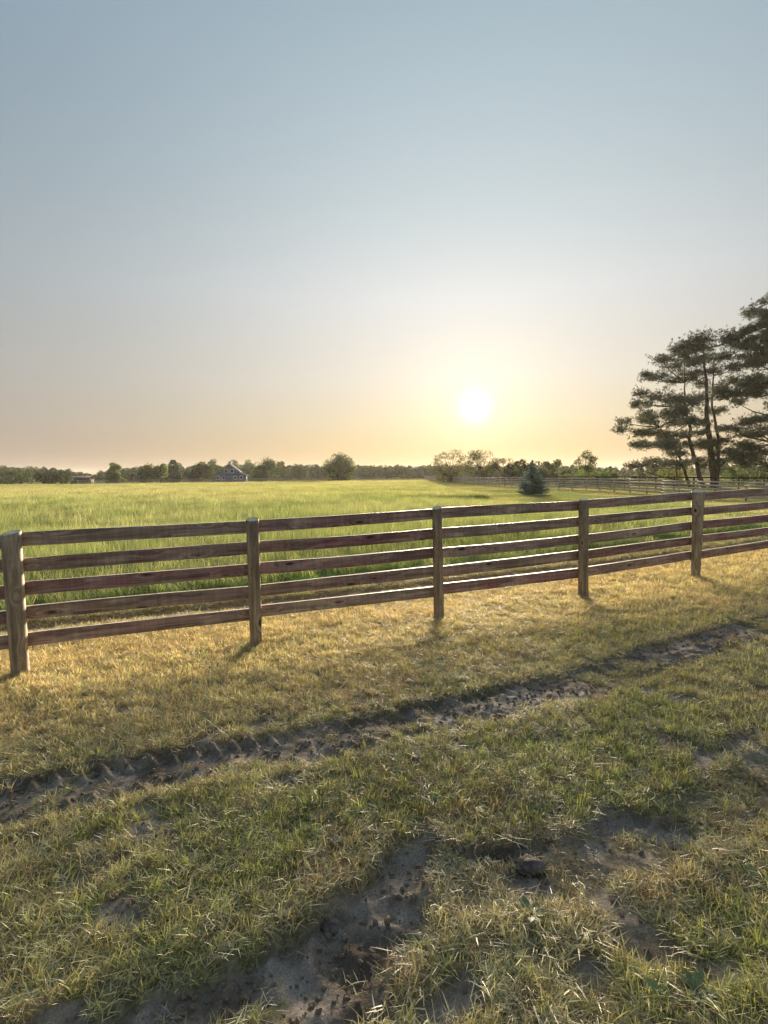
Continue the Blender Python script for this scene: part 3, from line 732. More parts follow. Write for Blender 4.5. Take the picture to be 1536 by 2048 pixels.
# ------------------------------------------------------------------ trees
def horizon_y(px): return 950.6 - (px - 768) * math.tan(ROLL)
def ground_xy(px, dist): return (px - 768) / FPX * dist, dist
def height_for(px, topy, dist, gzv):
    return (horizon_y(px) + (EYE - gzv) / dist * FPX - topy) * dist / FPX
def leaf_cloud(r, C, R, n, size, tone, shell=.55, flat=1.0):
    """n leaf quads in an ellipsoid"""
    d = r.normal(0, 1, (n, 3)); d /= np.linalg.norm(d, axis=1)[:, None]
    rad = shell + (1 - shell) * r.uniform(0, 1, n) ** .5
    rad = rad * r.uniform(.75, 1.08, n)
    c = np.asarray(C) + d * rad[:, None] * np.asarray(R)
    return leaf_quads(r, c, size, tone, flat)
def leaf_quads(r, c, size, tone, flat=1.0):
    n = len(c)
    a = r.normal(0, 1, (n, 3)); a[:, 2] *= flat; a /= np.linalg.norm(a, axis=1)[:, None]
    b = r.normal(0, 1, (n, 3)); b[:, 2] *= flat; b -= (a * b).sum(1)[:, None] * a; b /= np.linalg.norm(b, axis=1)[:, None]
    s = size * r.uniform(.6, 1.3, n)[:, None]
    V = np.stack([c - a * s * .6, c - b * s * .32 + a * s * .05, c + a * s * .65, c + b * s * .32], 1).reshape(-1, 3)
    F = (np.arange(n) * 4)[:, None] + np.array([0, 1, 2, 3])
    col_ = np.repeat(np.asarray(tone) * r.uniform(.65, 1.35, n)[:, None], 4, 0)
    return V, F, col_
def broadleaf(seed, H, Wd, clear=.18, lobes=26, leaves=5200, leaf=.42, tone=(.07, .10, .03), openness=.0, trunks=1, shape='round'):
    r = np.random.default_rng(seed); crown = Geo(); trunk = Geo()
    cz = H * (clear + (1 - clear) * .5); rz = H * (1 - clear) * .5; rx = Wd / 2
    cents = []
    for k in range(lobes):
        for _ in range(60):
            p = r.uniform(-1, 1, 3)
            rr = p[0] ** 2 + p[1] ** 2 + p[2] ** 2 if p[2] > 0 or clear > .1 else .85 * (p[0] ** 2 + p[1] ** 2) + .3 * p[2] ** 2
            if rr < .86 and rr > .12 + .25 * openness:
                break
        w = 1.0
        if shape == 'cone': w = 1.0 - .78 * (p[2] + 1) / 2
        elif shape == 'egg': w = 1.0 - .35 * (p[2] + 1) / 2
        elif shape == 'vase': w = .55 + .5 * (p[2] + 1) / 2
        c = np.array([p[0] * rx * w * .86, p[1] * rx * w * .86, cz + p[2] * rz * (.84 if p[2] > 0 else .95)])
        lr = (r.uniform(.20, .34) if not openness else r.uniform(.15, .24)) * min(Wd, H) * (.75 if shape == 'cone' else 1) * .8
        cents.append((c, lr))
        t = np.asarray(tone) * TREE_GAIN * r.uniform(.7, 1.3) * np.array([r.uniform(.9, 1.15), 1, r.uniform(.8, 1.1)])
        V, F, C = leaf_cloud(r, c, (lr, lr, lr * .78), int(leaves / lobes), leaf, t, .45)
        crown.add(V, F, C=C)
    for k in range(trunks):
        bx = 0 if trunks == 1 else r.uniform(-.12, .12) * Wd
        tr = H * .026 / trunks ** .5
        top = np.array([bx * 2.2 + r.uniform(-.05, .05) * Wd, r.uniform(-.05, .05) * Wd, H * .72])
        pts = [np.array([bx, 0, -.4]), np.array([bx * 1.1, 0, H * .08]), np.array([bx * 1.4, 0, H * .35]), top]
        trunk.tube(pts, [tr * 1.35, tr, tr * .75, tr * .25], 8)
    for c, lr in cents:
        z0 = max(H * clear * .9, c[2] * r.uniform(.35, .62)); st = np.array([c[0] * .06, c[1] * .06, min(z0, H * .65)])
        mid = (st + c) / 2 + np.array([0, 0, -.04 * H * r.uniform(0, 1)])
        trunk.tube([st, mid, c], [H * .010, H * .006, H * .002], 5)
    return crown, trunk
def plant_tree(name, label, cat, px, topy, wpx, dist, group=None, seed=1, **kw):
    x, y = ground_xy(px, dist); z = float(terr(x, y)); H = height_for(px, topy, dist, z); Wd = wpx / FPX * dist * 1.28
    root = thing(name, label, cat, (x, y, z), 0, group)
    c, t = broadleaf(seed, H, Wd, **kw)
    c.build('crown', M_LEAF, root); t.build('trunk', M_BARK, root, smooth=True)
    return root
TREE_GAIN = 1.4
DG, MG, LG, OG, HG = (.050, .078, .036), (.072, .105, .042), (.13, .17, .055), (.10, .105, .045), (.085, .10, .058)
TREES = [
 # name, label, px, top, width, dist, kwargs
 ('broadleaf_tree', 'broad dark bushy tree left of the low brown shed roof', 112, 934, 56, 165, dict(tone=DG, clear=.02, lobes=30)),
 ('broadleaf_tree', 'low dark tree at the left edge of the photo along the field', 28, 936, 70, 185, dict(tone=MG, clear=.02, lobes=30)),
 ('broadleaf_tree', 'pale green pointed tree right of the low brown shed', 233, 924, 28, 170, dict(tone=LG, clear=.08, shape='egg', lobes=22)),
 ('broadleaf_tree', 'left one of two pale lime trees standing side by side left of the barn', 298, 928, 30, 172, dict(tone=LG, clear=.03, shape='egg', lobes=22)),
 ('broadleaf_tree', 'right one of two pale lime trees standing side by side left of the barn', 323, 922, 28, 174, dict(tone=LG, clear=.03, shape='egg', lobes=22)),
 ('broadleaf_tree', 'tall narrow dark tree with rounded top behind a small bluish conifer', 351, 917, 25, 196, dict(tone=DG, clear=.05, shape='egg')),
 ('broadleaf_tree', 'dense round dark tree directly left of the blue barn', 404, 925, 44, 178, dict(tone=(.045, .066, .026), clear=.06, lobes=34)),
 ('broadleaf_tree', 'taller tree rising behind the left roof of the blue barn', 432, 916, 26, 262, dict(tone=MG, clear=.1)),
 ('broadleaf_tree', 'tree rising behind the cupola of the blue barn', 466, 920, 30, 275, dict(tone=DG, clear=.1)),
 ('broadleaf_tree', 'tree close behind the right roof of the blue barn', 497, 919, 32, 262, dict(tone=MG, clear=.06)),
 ('broadleaf_tree', 'big round dark tree right of the blue barn', 534, 914, 50, 186, dict(tone=(.055, .078, .030), clear=.06, lobes=40, leaves=5200)),
 ('broadleaf_tree', 'narrow pointed tree right of the big round tree by the barn', 563, 917, 24, 215, dict(tone=DG, clear=.04, shape='cone')),
 ('broadleaf_tree', 'rounded greyish tree midway between barn and the lone big oak', 597, 926, 34, 235, dict(tone=HG, clear=.04)),
 ('broadleaf_tree', 'lone big tree with sky gaps in its top, left of the sun', 682, 902, 50, 172, dict(tone=(.070, .095, .032), clear=.02, lobes=80, leaves=8800, openness=.1, leaf=.36)),
 ('open_tree', 'open backlit tree with spreading branches, leftmost under the sun', 902, 897, 84, 132, dict(tone=OG, clear=.05, lobes=46, leaves=5200, openness=1, leaf=.26, trunks=3, shape='vase')),
 ('open_tree', 'open backlit tree directly below the sun, second in the thin row', 962, 895, 68, 128, dict(tone=OG, clear=.06, lobes=40, leaves=4600, openness=1, leaf=.26, trunks=2, shape='vase')),
 ('open_tree', 'open backlit tree left of the blue spruce, third in the thin row', 1012, 908, 62, 122, dict(tone=OG, clear=.03, lobes=34, leaves=4200, openness=1, leaf=.25, trunks=2)),
 ('broadleaf_tree', 'low rounded dark tree behind the blue spruce on its left', 1046, 918, 60, 112, dict(tone=(.075, .085, .032), clear=.03, lobes=26, leaf=.3)),
 ('broadleaf_tree', 'broad loose tree behind the blue spruce on its right', 1105, 914, 78, 108, dict(tone=(.07, .09, .032), clear=.04, lobes=30, leaf=.28, openness=.4)),
 ('open_tree', 'tall light tree rising above the bushes between spruce and pines', 1170, 896, 48, 104, dict(tone=(.09, .11, .042), clear=.12, lobes=26, leaves=3200, openness=.8, leaf=.24, shape='egg')),
 ('broadleaf_tree', 'low brownish tree seen behind the lowest branch of the pine', 1310, 925, 80, 118, dict(tone=(.085, .095, .04), clear=.02, lobes=26, leaf=.32)),
 ('broadleaf_tree', 'dark tree behind the right side of the pine trunks', 1485, 900, 110, 108, dict(tone=DG, clear=.02, lobes=34, leaf=.32, leaves=5000)),
 ('broadleaf_tree', 'dark tree behind the pines near the right border of the photo', 1590, 905, 110, 96, dict(tone=DG, clear=.02, lobes=30, leaf=.32)),
 ('shrub', 'small lime green bush right of the blue spruce behind the fence', 1124, 942, 34, 80, dict(tone=(.17, .20, .05), clear=0, lobes=14, leaves=1500, leaf=.18)),
 ('shrub', 'wide bright green bush behind the fence, left of the pines', 1180, 938, 78, 78, dict(tone=(.12, .165, .045), clear=0, lobes=24, leaves=3000, leaf=.19)),
 ('shrub', 'bright green bush with arching stems, beside the wide bush towards the pines', 1222, 941, 58, 75, dict(tone=(.13, .17, .05), clear=0, lobes=18, leaves=2400, leaf=.18)),
 ('shrub', 'yellowish bush at the foot of the leaning pine stem', 1352, 928, 66, 72, dict(tone=(.14, .155, .05), clear=0, lobes=18, leaves=2200, leaf=.18)),
 ('shrub', 'dull green bush just right of the pine trunks', 1466, 932, 60, 70, dict(tone=(.10, .125, .045), clear=0, lobes=16, leaves=2000, leaf=.18)),
 ('shrub', 'rounded pale bush behind the fence at the right border', 1512, 938, 60, 68, dict(tone=(.115, .15, .055), clear=0, lobes=16, leaves=2000, leaf=.18)),
]
for k, (nm, lab, px, top, w, dist, kw) in enumerate(TREES):
    cat = 'bush' if nm == 'shrub' else 'tree'
    plant_tree(nm, lab, cat, px, top, w, dist, {'shrub': 'bushes behind the long fence', 'open_tree': 'open backlit trees', 'broadleaf_tree': 'trees round the field'}[nm], seed=900 + k, **kw)

# --- distant woodland, one mass
wood_kinds = []
for k in range(5):
    c, t = broadleaf(40 + k, 10.0, 8.0, clear=.02, lobes=22, leaves=1300, leaf=.75, tone=(1, 1, 1), shape=('round', 'egg', 'round', 'cone', 'egg')[k])
    wood_kinds.append(c.mesh('wood_crown', (M_WOODLEAF,)))
prof_x = [-500, -100, 0, 60, 110, 150, 185, 215, 250, 300, 400, 600, 700, 860, 1000, 1150, 1250, 1400, 1600, 2100]
prof_y = [926, 929, 930, 931, 934, 940, 945, 939, 933, 930, 929, 927, 928, 928, 929, 928, 934, 930, 926, 926]
wx, wy, ws = [], [], []
for dist, nn in ((300, 150), (318, 150), (340, 150), (370, 150), (410, 130)):
    pxs = np.linspace(-420, 1980, nn) + rng.uniform(-9, 9, nn)
    for p in pxs:
        dd = dist + rng.uniform(-9, 9) - (40 if p > 1190 else 0)
        xx = (p - 768) / FPX * dd
        top = np.interp(p, prof_x, prof_y) + rng.uniform(-1.0, 5.5)
        wx.append(xx); wy.append(dd); ws.append(max(3.0, height_for(p, top, dd, 0)) / 10)
wx, wy, ws = map(np.array, (wx, wy, ws)); n = len(wx)
tn = np.array((.062, .088, .042)) * rng.uniform(.65, 1.35, n)[:, None] * np.stack([rng.uniform(.85, 1.25, n), np.ones(n), rng.uniform(.8, 1.3, n)], 1)
scatter('distant_woodland', wood_kinds, np.stack([wx, wy, terr(wx, wy)], 1), np.stack([np.zeros(n), np.zeros(n), rng.uniform(0, 6.28, n)], 1), np.stack([ws * 1.15, ws * 1.15, ws], 1), rng.integers(0, 5, n), tn, 'far wooded tree line closing the horizon behind the field', 'woodland')

# --- conifers
def needles(r, c, dirs, ln, w, tone):
    """thin needle sprays: slim kites pointing along dirs"""
    n = len(c); d = dirs / (np.linalg.norm(dirs, axis=1)[:, None] + 1e-9)
    s = np.cross(d, r.normal(0, 1, (n, 3))); s /= np.linalg.norm(s, axis=1)[:, None] + 1e-9
    L_ = ln * r.uniform(.6, 1.3, n)[:, None]; w_ = w * r.uniform(.7, 1.3, n)[:, None]
    V = np.stack([c, c + d * L_ * .45 - s * w_, c + d * L_, c + d * L_ * .45 + s * w_], 1).reshape(-1, 3)
    F = (np.arange(n) * 4)[:, None] + np.array([0, 1, 2, 3])
    return V, F, np.repeat(np.asarray(tone) * r.uniform(.6, 1.4, n)[:, None], 4, 0)
def spruce(seed, H, Wd, tone, levels=17, per=11, spray=26, nl=.16, nw=.03):
    r = np.random.default_rng(seed); crown = Geo(); trunk = Geo()
    trunk.tube([(0, 0, -.2), (0, 0, H * .5), (0, 0, H * .98)], [H * .028, H * .016, H * .003], 8)
    for k in range(levels):
        t = k / (levels - 1); z = H * (.06 + .90 * t ** .92); R = Wd / 2 * 1.12 * (1 - t) ** .92 * (.84 + .16 * min(1, t * 6)) + .04
        for j in range(max(5, int(per * (1 - .55 * t)))):
            a = r.uniform(0, 6.283); Rb = R * r.uniform(.72, 1.14)
            s_ = np.linspace(.12, 1, 5); rr = Rb * s_; zz = z - .10 * Rb * s_ + .22 * Rb * s_ ** 2.4 + r.uniform(-.04, .04) * H
            P_ = np.stack([rr * math.cos(a), rr * math.sin(a), zz], 1); trunk.tube(P_, np.linspace(.018, .004, 5) * H / 3.2, 4)
            n = int(spray * (.35 + Rb)); ts = r.uniform(.12, 1, n)
            c = np.stack([np.interp(ts, s_, P_[:, i]) for i in range(3)], 1) + r.normal(0, .035 * H / 3.2, (n, 3))
            side = r.choice([-1, 1], n); o = np.array([math.cos(a), math.sin(a), 0]); q = np.array([-math.sin(a), math.cos(a), 0])
            d = o * .7 + q * (side * r.uniform(.3, 1.1, n))[:, None] + np.array([0, 0, 1]) * r.uniform(-.35, .35, n)[:, None]
            V, F, C = needles(r, c, d, nl * (.5 + Rb), nw, np.asarray(tone) * r.uniform(.75, 1.3)); crown.add(V, F, C=C)
    V, F, C = needles(r, np.stack([np.zeros(40), np.zeros(40), H * r.uniform(.86, .99, 40)], 1), r.normal(0, .5, (40, 3)) + (0, 0, .9), .16 * H / 3, nw, tone); crown.add(V, F, C=C)
    return crown, trunk
def plant_spruce(label, px, topy, wpx, dist, seed, **kw):
    x, y = ground_xy(px, dist); z = float(terr(x, y)); H = height_for(px, topy, dist, z)
    root = thing('spruce_tree', label, 'tree', (x, y, z)); c, t = spruce(seed, H, wpx / FPX * dist, **kw)
    c.build('crown', M_NEEDLE, root); t.build('trunk', M_BARK, root, smooth=True)
plant_spruce('squat blue spruce standing in front of the long pale fence', 1065, 921, 56, 48, 5, tone=(.23, .29, .275), levels=17, per=15, spray=95, nl=.13, nw=.018)
plant_spruce('small bluish conifer left of the barn at the foot of the tall narrow tree', 350, 936, 22, 168, 6, tone=(.07, .10, .085), levels=13, per=9, spray=14, nl=.3, nw=.09)

def pine(name, label, px0, dist, stems, plates, seed, extra=20):
    """stems and plates are given where they show, in photo pixels, and turned into metres at the tree's distance"""
    r = np.random.default_rng(seed); x0, y0 = ground_xy(px0, dist); z0 = float(terr(x0, y0)); mpp = dist / FPX
    yb = horizon_y(px0) + (EYE - z0) / dist * FPX
    loc = lambda px, py, dep=0.0: np.array([(px - px0) * mpp, dep, (yb - py) * mpp])
    root = thing(name, label, 'tree', (x0, y0, z0)); crown = Geo(); twig = Geo(); S = []
    for k, (pts, r0, dep) in enumerate(stems):
        P_ = np.array([loc(a, b, dep * i / max(1, len(pts) - 1)) for i, (a, b) in enumerate(pts)])
        P_[0, 2] = -.4
        q = np.linspace(0, len(P_) - 1, len(P_) * 3); P2 = np.stack([np.interp(q, range(len(P_)), P_[:, i]) for i in range(3)], 1)
        P2[1:] += r.normal(0, .07, (len(P2) - 1, 3))
        R = np.linspace(r0, r0 * .22, len(P2)); g = Geo(); g.tube(P2, R, 10); g.build('trunk', M_PINEBARK, root, smooth=True)
        S.append(P2)
    allS = np.concatenate(S)
    pl = [(loc(a, b), c * mpp * 1.1, d * mpp * 1.4, True) for a, b, c, d in plates]
    for k in range(extra):                                     # plates turned towards and away from us fill the crown's depth
        p, rx, ry, _ = pl[r.integers(0, len(plates))]
        pl.append((p * np.array([.72, 1, 1]) + np.array([r.normal(0, .6), 0, r.normal(0, .4)]), rx * .9, ry, False))
    for p, rx, rz, front in pl:
        dep = r.normal(0, 1.0) if front else r.choice([-1, 1]) * r.uniform(1.4, 4.0)
        c = p + np.array([0, dep, 0])
        # limb from the nearest stem, lower down
        dd = np.hypot(allS[:, 0] - c[0], (allS[:, 2] - (c[2] - .25 * np.abs(allS[:, 0] - c[0]))) * 1.6) + 1e3 * (allS[:, 2] < .8)
        st = allS[np.argmin(dd)]
        mid = st * .45 + c * .55 + np.array([0, 0, -.25 * r.uniform(.2, 1)])
        L_ = np.linalg.norm(c - st); twig.tube([st, mid, c], [.035 + .012 * L_, .03 + .006 * L_, .02], 5)
        nb = max(8, int(14 * rx)); tone = np.array((.125, .138, .095)) * r.uniform(.75, 1.35)
        for b in range(nb):
            a = r.uniform(0, 6.283); rr = rx * math.sqrt(r.uniform(.05, 1)); e = c + np.array([rr * math.cos(a), rr * math.sin(a) * .8, r.normal(0, .38) * rz + .12 * rr])
            twig.tube([c + (e - c) * .05, (c + e) / 2 + (0, 0, -.05), e], [.022, .016, .007], 4)
            nt_, per_ = 8, 9
            tc_ = c + (e - c) * r.uniform(.3, 1.08, nt_)[:, None] + r.normal(0, 1, (nt_, 3)) * np.array([.24, .24, .17])
            cc = np.repeat(tc_, per_, 0) + r.normal(0, .03, (nt_ * per_, 3))
            d = np.repeat((e - c) / (np.linalg.norm(e - c) + 1e-6) * .5 + np.zeros((nt_, 3)), per_, 0) + r.normal(0, .6, (nt_ * per_, 3)) + np.array([0, 0, .5])
            V, F, C = needles(r, cc, d, .30, .022, tone * r.uniform(.75, 1.25)); crown.add(V, F, C=C)
    twig.build('branches', M_PINEBARK, root, smooth=True); crown.build('crown', M_NEEDLE, root)
    return root
def zq(zx, zy): return (1200 + zx / 4.57, 580 + zy / 4.57)
PL1 = [(900, 470, 150, 60), (800, 540, 130, 60), (1010, 520, 130, 70), (560, 650, 90, 45), (650, 720, 110, 50), (830, 650, 150, 60), (1010, 650, 150, 70), (1120, 640, 80, 60), (390, 790, 65, 28), (520, 800, 90, 40), (680, 830, 100, 45), (820, 770, 120, 45), (1000, 770, 120, 50),
       (340, 960, 70, 35), (460, 1000, 120, 55), (600, 1030, 130, 55), (720, 1010, 90, 40), (290, 1060, 60, 30), (250, 1200, 70, 35), (400, 1160, 110, 50), (500, 1190, 90, 40), (220, 1280, 70, 30), (370, 1310, 110, 40), (290, 1420, 90, 28), (430, 1420, 110, 35), (560, 1420, 70, 28),
       (650, 1150, 100, 35), (770, 1200, 90, 30), (610, 1330, 90, 25), (720, 1340, 80, 22), (900, 1000, 130, 45), (1050, 960, 110, 50), (1120, 870, 100, 45), (1110, 1000, 90, 40), (1140, 1100, 80, 30), (880, 1220, 60, 18), (270, 1610, 80, 26), (400, 1600, 90, 30), (520, 1560, 80, 28), (620, 1500, 80, 28),
       (970, 1440, 90, 45), (1090, 1400, 130, 50), (1180, 1380, 80, 40), (1080, 1500, 100, 40), (820, 1420, 70, 22), (780, 1500, 70, 22), (1060, 1590, 110, 35), (900, 1560, 80, 25), (720, 1580, 70, 22), (950, 860, 80, 30)]
PL1 = [(*zq(a, b), c / 4.57, d / 4.57) for a, b, c, d in PL1]
ST1 = [([zq(840, 1740), zq(740, 1600), zq(680, 1480), zq(580, 1370), zq(510, 1260)], .20, -.8), ([zq(700, 1500), zq(670, 1400), zq(655, 1290)], .09, -.5),
       ([zq(960, 1740), zq(890, 1640), zq(820, 1440), zq(800, 1170), zq(770, 1050), zq(770, 860)], .30, .5), ([zq(1030, 1740), zq(1010, 1500), zq(970, 1300), zq(950, 1090), zq(945, 850), zq(900, 560)], .42, 0),
       ([zq(1070, 1740), zq(1080, 1500), zq(1075, 1320), zq(1040, 1150), zq(1035, 900), zq(1040, 640)], .24, .9)]
pine('pine_tree', 'dark pine with several leaning trunks and flat layered branches right of the sun', 1422, 62, ST1, PL1, 11, 46)
PL2 = [(1500, 130, 60, 40), (1440, 230, 70, 40), (1390, 270, 50, 25), (1480, 330, 80, 50), (1380, 370, 45, 22), (1470, 420, 90, 40), (1560, 300, 90, 60), (1640, 200, 90, 60), (1300, 490, 90, 35), (1400, 510, 110, 40), (1500, 540, 110, 50), (1330, 580, 90, 30), (1440, 610, 110, 40), (1250, 520, 60, 25), (1560, 640, 110, 50),
       (1300, 690, 80, 25), (1420, 700, 100, 30), (1330, 830, 100, 40), (1430, 860, 120, 45), (1250, 900, 90, 35), (1500, 880, 110, 45), (1300, 960, 110, 35), (1420, 960, 110, 35), (1230, 1040, 80, 28), (1500, 1080, 80, 35), (1350, 1200, 110, 30), (1250, 1230, 90, 25), (1460, 1190, 110, 35), (1180, 1270, 70, 20), (1500, 1280, 90, 28),
       (1400, 1330, 100, 28), (1300, 1420, 110, 35), (1430, 1450, 120, 45), (1500, 1490, 100, 50), (1350, 1520, 100, 28), (1620, 500, 120, 60), (1700, 800, 140, 60), (1640, 1000, 130, 50), (1720, 1200, 140, 60), (1640, 1400, 130, 50), (1750, 400, 110, 60), (1820, 700, 130, 60)]
PL2 = [(*zq(a, b), c / 4.57, d / 4.57) for a, b, c, d in PL2]
ST2 = [([zq(1640, 1760), zq(1640, 1400), zq(1620, 1000), zq(1610, 600), zq(1600, 100)], .45, 0), ([zq(1620, 1500), zq(1540, 1000), zq(1520, 600), zq(1510, 250)], .22, .7)]
pine('pine_tree', 'taller pine cut off by the right border of the photo', 1559, 57, ST2, PL2, 12, 30)

# ------------------------------------------------------------------ blue barn
def barn():
    dist = 205; x, y = ground_xy(462, dist); z = float(terr(x, y)); m = dist / FPX; yb = horizon_y(462) + (EYE - z) / dist * FPX
    M_WALL = plain('barn_blue_boards', (.12, .175, .36), .75, .12, 2); M_ROOF = plain('barn_pale_metal_roof', (.55, .58, .65), .7, .08, 1); M_TRIM = plain('white_trim', (.78, .78, .76), .6, .05, 2)
    M_PANE = plain('dark_window_glass', (.03, .035, .045), .15, .2, 1); M_DK = plain('barn_band_shaded_roof', (.05, .065, .12), .8, .1, 2)
    root = thing('barn', 'blue gabled barn with side lean-tos, small white windows and a cupola beyond the field', 'barn', (x, y, z), math.radians(13.9))
    hz = lambda py: (yb - py) * m
    wx = lambda px: (px - 462) * m
    D = 16.0
    rid, eav, lto = hz(930), hz(944), hz(951)
    xl, xr, cx = wx(444.5), wx(479.5), wx(462); xl2, xr2 = wx(430.5), wx(493.5); lt = hz(945.2)
    g = Geo(); V = []
    out = [(xl2, 0), (xl2, lto), (xl, lt), (xl, eav), (cx, rid - .12), (xr, eav), (xr, lt), (xr2, lto), (xr2, 0)]
    for yy in (0, D): V += [(a, yy, b) for a, b in out]
    n = len(out); me = bpy.data.meshes.new('wall')
    me.from_pydata(V, [], [tuple(range(n)), tuple(range(2 * n - 1, n - 1, -1))] + [(i, i + n, (i + 1) % n + n, (i + 1) % n) for i in range(n)])
    me.materials.append(M_WALL); link('wall', me, root)
    def slab(name, a, b, t, mat, over=.5, parent=root):
        (ax, az), (bx, bz) = a, b; dx, dz = bx - ax, bz - az; L_ = math.hypot(dx, dz); nx_, nz_ = -dz / L_ * t, dx / L_ * t
        if nz_ < 0: nx_, nz_ = -nx_, -nz_
        V = [(px_, yy, pz_) for yy in (-over, D + over) for px_, pz_ in ((ax, az), (bx, bz), (bx + nx_, bz + nz_), (ax + nx_, az + nz_))]
        me = bpy.data.meshes.new(name); me.from_pydata(V, [], [(0, 1, 2, 3), (7, 6, 5, 4), (0, 4, 5, 1), (1, 5, 6, 2), (2, 6, 7, 3), (3, 7, 4, 0)]); me.materials.append(mat); return link(name, me, parent)
    k = (rid - eav) / (xr - cx)
    slab('roof', (cx, rid), (xr + .55, eav - .55 * k), .55, M_ROOF); slab('roof', (xl - .55, eav - .55 * k), (cx, rid), .22, M_DK)  # right slopes coloured pale as lit, left slopes dark as shaded
    k2 = (lt - lto) / (xr2 - xr)
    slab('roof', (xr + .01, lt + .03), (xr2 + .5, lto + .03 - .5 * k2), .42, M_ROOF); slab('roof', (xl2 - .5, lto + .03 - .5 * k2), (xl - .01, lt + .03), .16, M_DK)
    b = Geo(); b.box(xl + .2, xr - .2, -.06, -.003, hz(951.2), hz(950.2)); b.build('band', M_DK, root)
    d = Geo(); d.box(cx - 1.9, cx + 1.9, -.08, -.004, 0, hz(951.8)); d.build('door', M_WALL, root)
    for px, py, w, h in ((454.3, 942.4, 1.0, 1.15), (465.8, 942.4, 1.0, 1.15), (438, 955.4, .9, 1.05), (449.6, 955.4, .9, 1.05), (471.6, 955.4, .9, 1.05), (483.2, 955.4, .9, 1.05)):
        fr = Geo(); X0, Z0 = wx(px), hz(py); t = .22
        fr.box(X0 - w / 2 - t, X0 + w / 2 + t, -.12, -.005, Z0 + h / 2, Z0 + h / 2 + t); fr.box(X0 - w / 2 - t, X0 + w / 2 + t, -.12, -.005, Z0 - h / 2 - t, Z0 - h / 2)
        fr.box(X0 - w / 2 - t, X0 - w / 2, -.115, -.005, Z0 - h / 2, Z0 + h / 2); fr.box(X0 + w / 2, X0 + w / 2 + t, -.115, -.005, Z0 - h / 2, Z0 + h / 2)
        wo = fr.build('window', M_TRIM, root); pn = Geo(); pn.box(X0 - w / 2, X0 + w / 2, -.05, -.004, Z0 - h / 2, Z0 + h / 2); pn.build('pane', M_PANE, wo)
    cz = rid; cu = Geo(); cu.box(wx(462) - .55, wx(462) + .55, 2, 3.1, cz - .3, cz + .8); co = cu.build('cupola', M_TRIM, root)
    dm = Geo(); th = np.arange(12) * math.pi / 6
    rings = [np.stack([.85 * math.cos(a) * np.cos(th), .85 * math.cos(a) * np.sin(th), np.full(12, .75 * math.sin(a))], 1) for a in (0, .5, 1.0, 1.45)]
    Vd = np.concatenate(rings) + np.array([wx(462), 2.55, cz + .8]); Fd = [(i * 12 + q, i * 12 + (q + 1) % 12, (i + 1) * 12 + (q + 1) % 12, (i + 1) * 12 + q) for i in range(3) for q in range(12)]
    dm.add(Vd, Fd); dm.build('cupola_roof', M_TRIM, co, smooth=True)
barn()
def shed():
    dist = 190; x, y = ground_xy(160, dist); z = float(terr(x, y))
    root = thing('low_shed', 'low shed with a brown roof half hidden by the hay at far left', 'shed', (x, y, z))
    M_W = plain('shed_wall', (.14, .10, .085), .8, .15, 2); M_R = plain('shed_roof', (.10, .075, .078), .9, .15, 2)
    w, d, e, r_ = 3.2, 4.0, 1.7, 2.7
    g = Geo(); g.box(-w, w, 0, d, 0, e); g.build('wall', M_W, root)
    for s in (0, 1):
        y0, y1 = (-.3, d / 2) if s == 0 else (d + .3, d / 2)
        V = [(-w - .3, y0, e - .1), (w + .3, y0, e - .1), (w + .3, y1, r_), (-w - .3, y1, r_)]; V += [(a, b, c + .12) for a, b, c in V]
        g = Geo(); g.add(V, [(0, 1, 2, 3), (7, 6, 5, 4), (0, 4, 5, 1), (1, 5, 6, 2), (2, 6, 7, 3), (3, 7, 4, 0)]); g.build('roof', M_R, root)
    g = Geo(); g.box(w - 1.5, w - .6, -.06, -.003, 0, 1.5); g.build('door', plain('shed_door', (.2, .2, .19), .8), root)
shed()

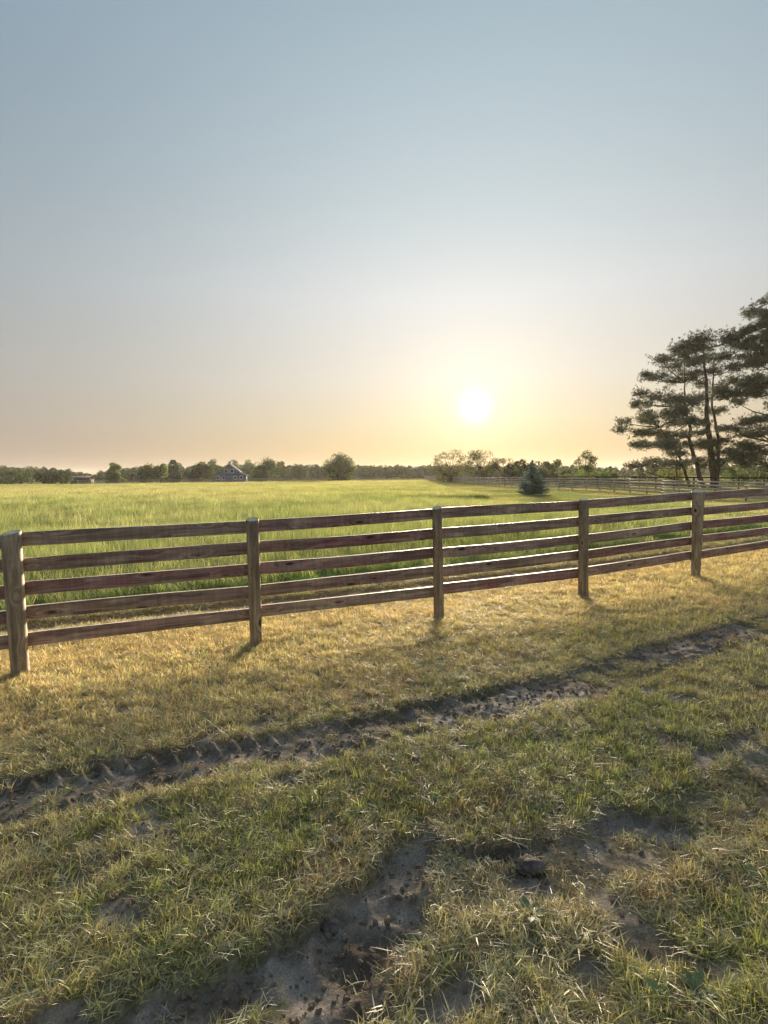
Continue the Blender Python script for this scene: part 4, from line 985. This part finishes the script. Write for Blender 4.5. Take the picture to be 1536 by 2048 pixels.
# ------------------------------------------------------------------ small things on the ground
M_CLOD = plain('wet_mud_clod', (.15, .12, .10), .8, .5, 18)
CLODS = [(1060, 1728, .052, 'largest grey mud clod lying right of the bare mud patches'), (1035, 1700, .028, 'small mud clod touching the largest clod on its left'), (835, 1530, .034, 'dark mud clod in the green grass below the upper tyre track'),
         (1228, 1478, .032, 'dark mud clod in the bright green patch at right'), (665, 1838, .036, 'mud clod on the broken edge of the muddy rut'), (1000, 1440, .035, 'mud clod pressed up at the edge of the upper tyre track'), (915, 1700, .03, 'mud clod at the end of the pale mud smear')]
for k, (px, py, R, lab) in enumerate(CLODS):
    x, y = gp(px, py); bm = bmesh.new(); bmesh.ops.create_icosphere(bm, subdivisions=4, radius=1.0)
    P_ = np.array([v.co[:] for v in bm.verts]); s = 3 * k
    d = .65 + .75 * fbm(P_[:, 0] * 1.6 + P_[:, 2] * 1.1 + s, P_[:, 1] * 1.6 - P_[:, 2] * .9, 5 + k, 4) + .35 * (fbm(P_[:, 0] * 5 + P_[:, 2] * 3, P_[:, 1] * 5 + s, 50 + k, 2) - .5)
    for v, q in zip(bm.verts, d): v.co = Vector((v.co.x * q * 1.25, v.co.y * q * .95, v.co.z * q * .62)) * R
    me = bpy.data.meshes.new('mud_clod'); bm.to_mesh(me); bm.free(); me.materials.append(M_CLOD)
    for p in me.polygons: p.use_smooth = True
    o = link('mud_clod', me, None, (x, y, gz1(x, y) + R * .32)); tag(o, lab, 'mud clod', 'mud clods on the mown grass')
M_WEED = leaf_material('weed_leaf', .35, False, .06)
WEEDS = [(832, 1880, 'broadleaf weed with pale leaves beside the muddy rut'), (1062, 1835, 'upright weed with narrow leaves below the largest mud clod'), (1395, 1985, 'leafy green weed low in the right corner'), (1330, 2010, 'broad weed left of the leafy corner weed'), (455, 1832, 'tiny pale two-leaved weed in the grass at left'), (1510, 1760, 'bright grassy weed at the right border')]
for k, (px, py, lab) in enumerate(WEEDS):
    x, y = gp(px, py); r = np.random.default_rng(70 + k); root = thing('broadleaf_weed', lab, 'weed', (x, y, gz1(x, y)), 0, 'weeds in the mown grass')
    for j in range(4 if k == 4 else 8):
        a = j * 2.4 + r.uniform(-.3, .3); L_ = r.uniform(.05, .085) * (.5 if k == 4 else 1); w = L_ * r.uniform(.16, .24); g = Geo(); V = []; up = r.uniform(.35, 1.0)
        for t, ww in ((0, .25), (.3, .8), (.6, 1.0), (.85, .6), (1, .06)):
            rr = L_ * t; zz = up * L_ * (t - .55 * t * t)
            for s_ in (-1, 0, 1): V.append((rr * math.cos(a) - s_ * w * ww * math.sin(a), rr * math.sin(a) + s_ * w * ww * math.cos(a), zz + (.12 * w if s_ else 0)))
        F = [(i * 3 + c, i * 3 + c + 1, (i + 1) * 3 + c + 1, (i + 1) * 3 + c) for i in range(4) for c in range(2)]
        g.add(V, F, C=np.array((.20, .27, .11)) * r.uniform(.7, 1.2)); g.build('leaf', M_WEED, root, smooth=True)

# ------------------------------------------------------------------ evening haze
def haze():
    g = Geo(); g.box(-1160, 1160, -200, 1450, -3, 24)
    m, nt, N, L, out = new_mat('evening_haze')
    v = N.new('ShaderNodeVolumePrincipled'); v.inputs['Color'].default_value = (.95, .90, .82, 1); v.inputs['Density'].default_value = .00015; v.inputs['Anisotropy'].default_value = .3
    L.new(v.outputs[0], out.inputs['Volume'])
    o = g.build('haze', m); tag(o, 'thin evening haze hanging over the fields', 'haze', kind='stuff')
haze()
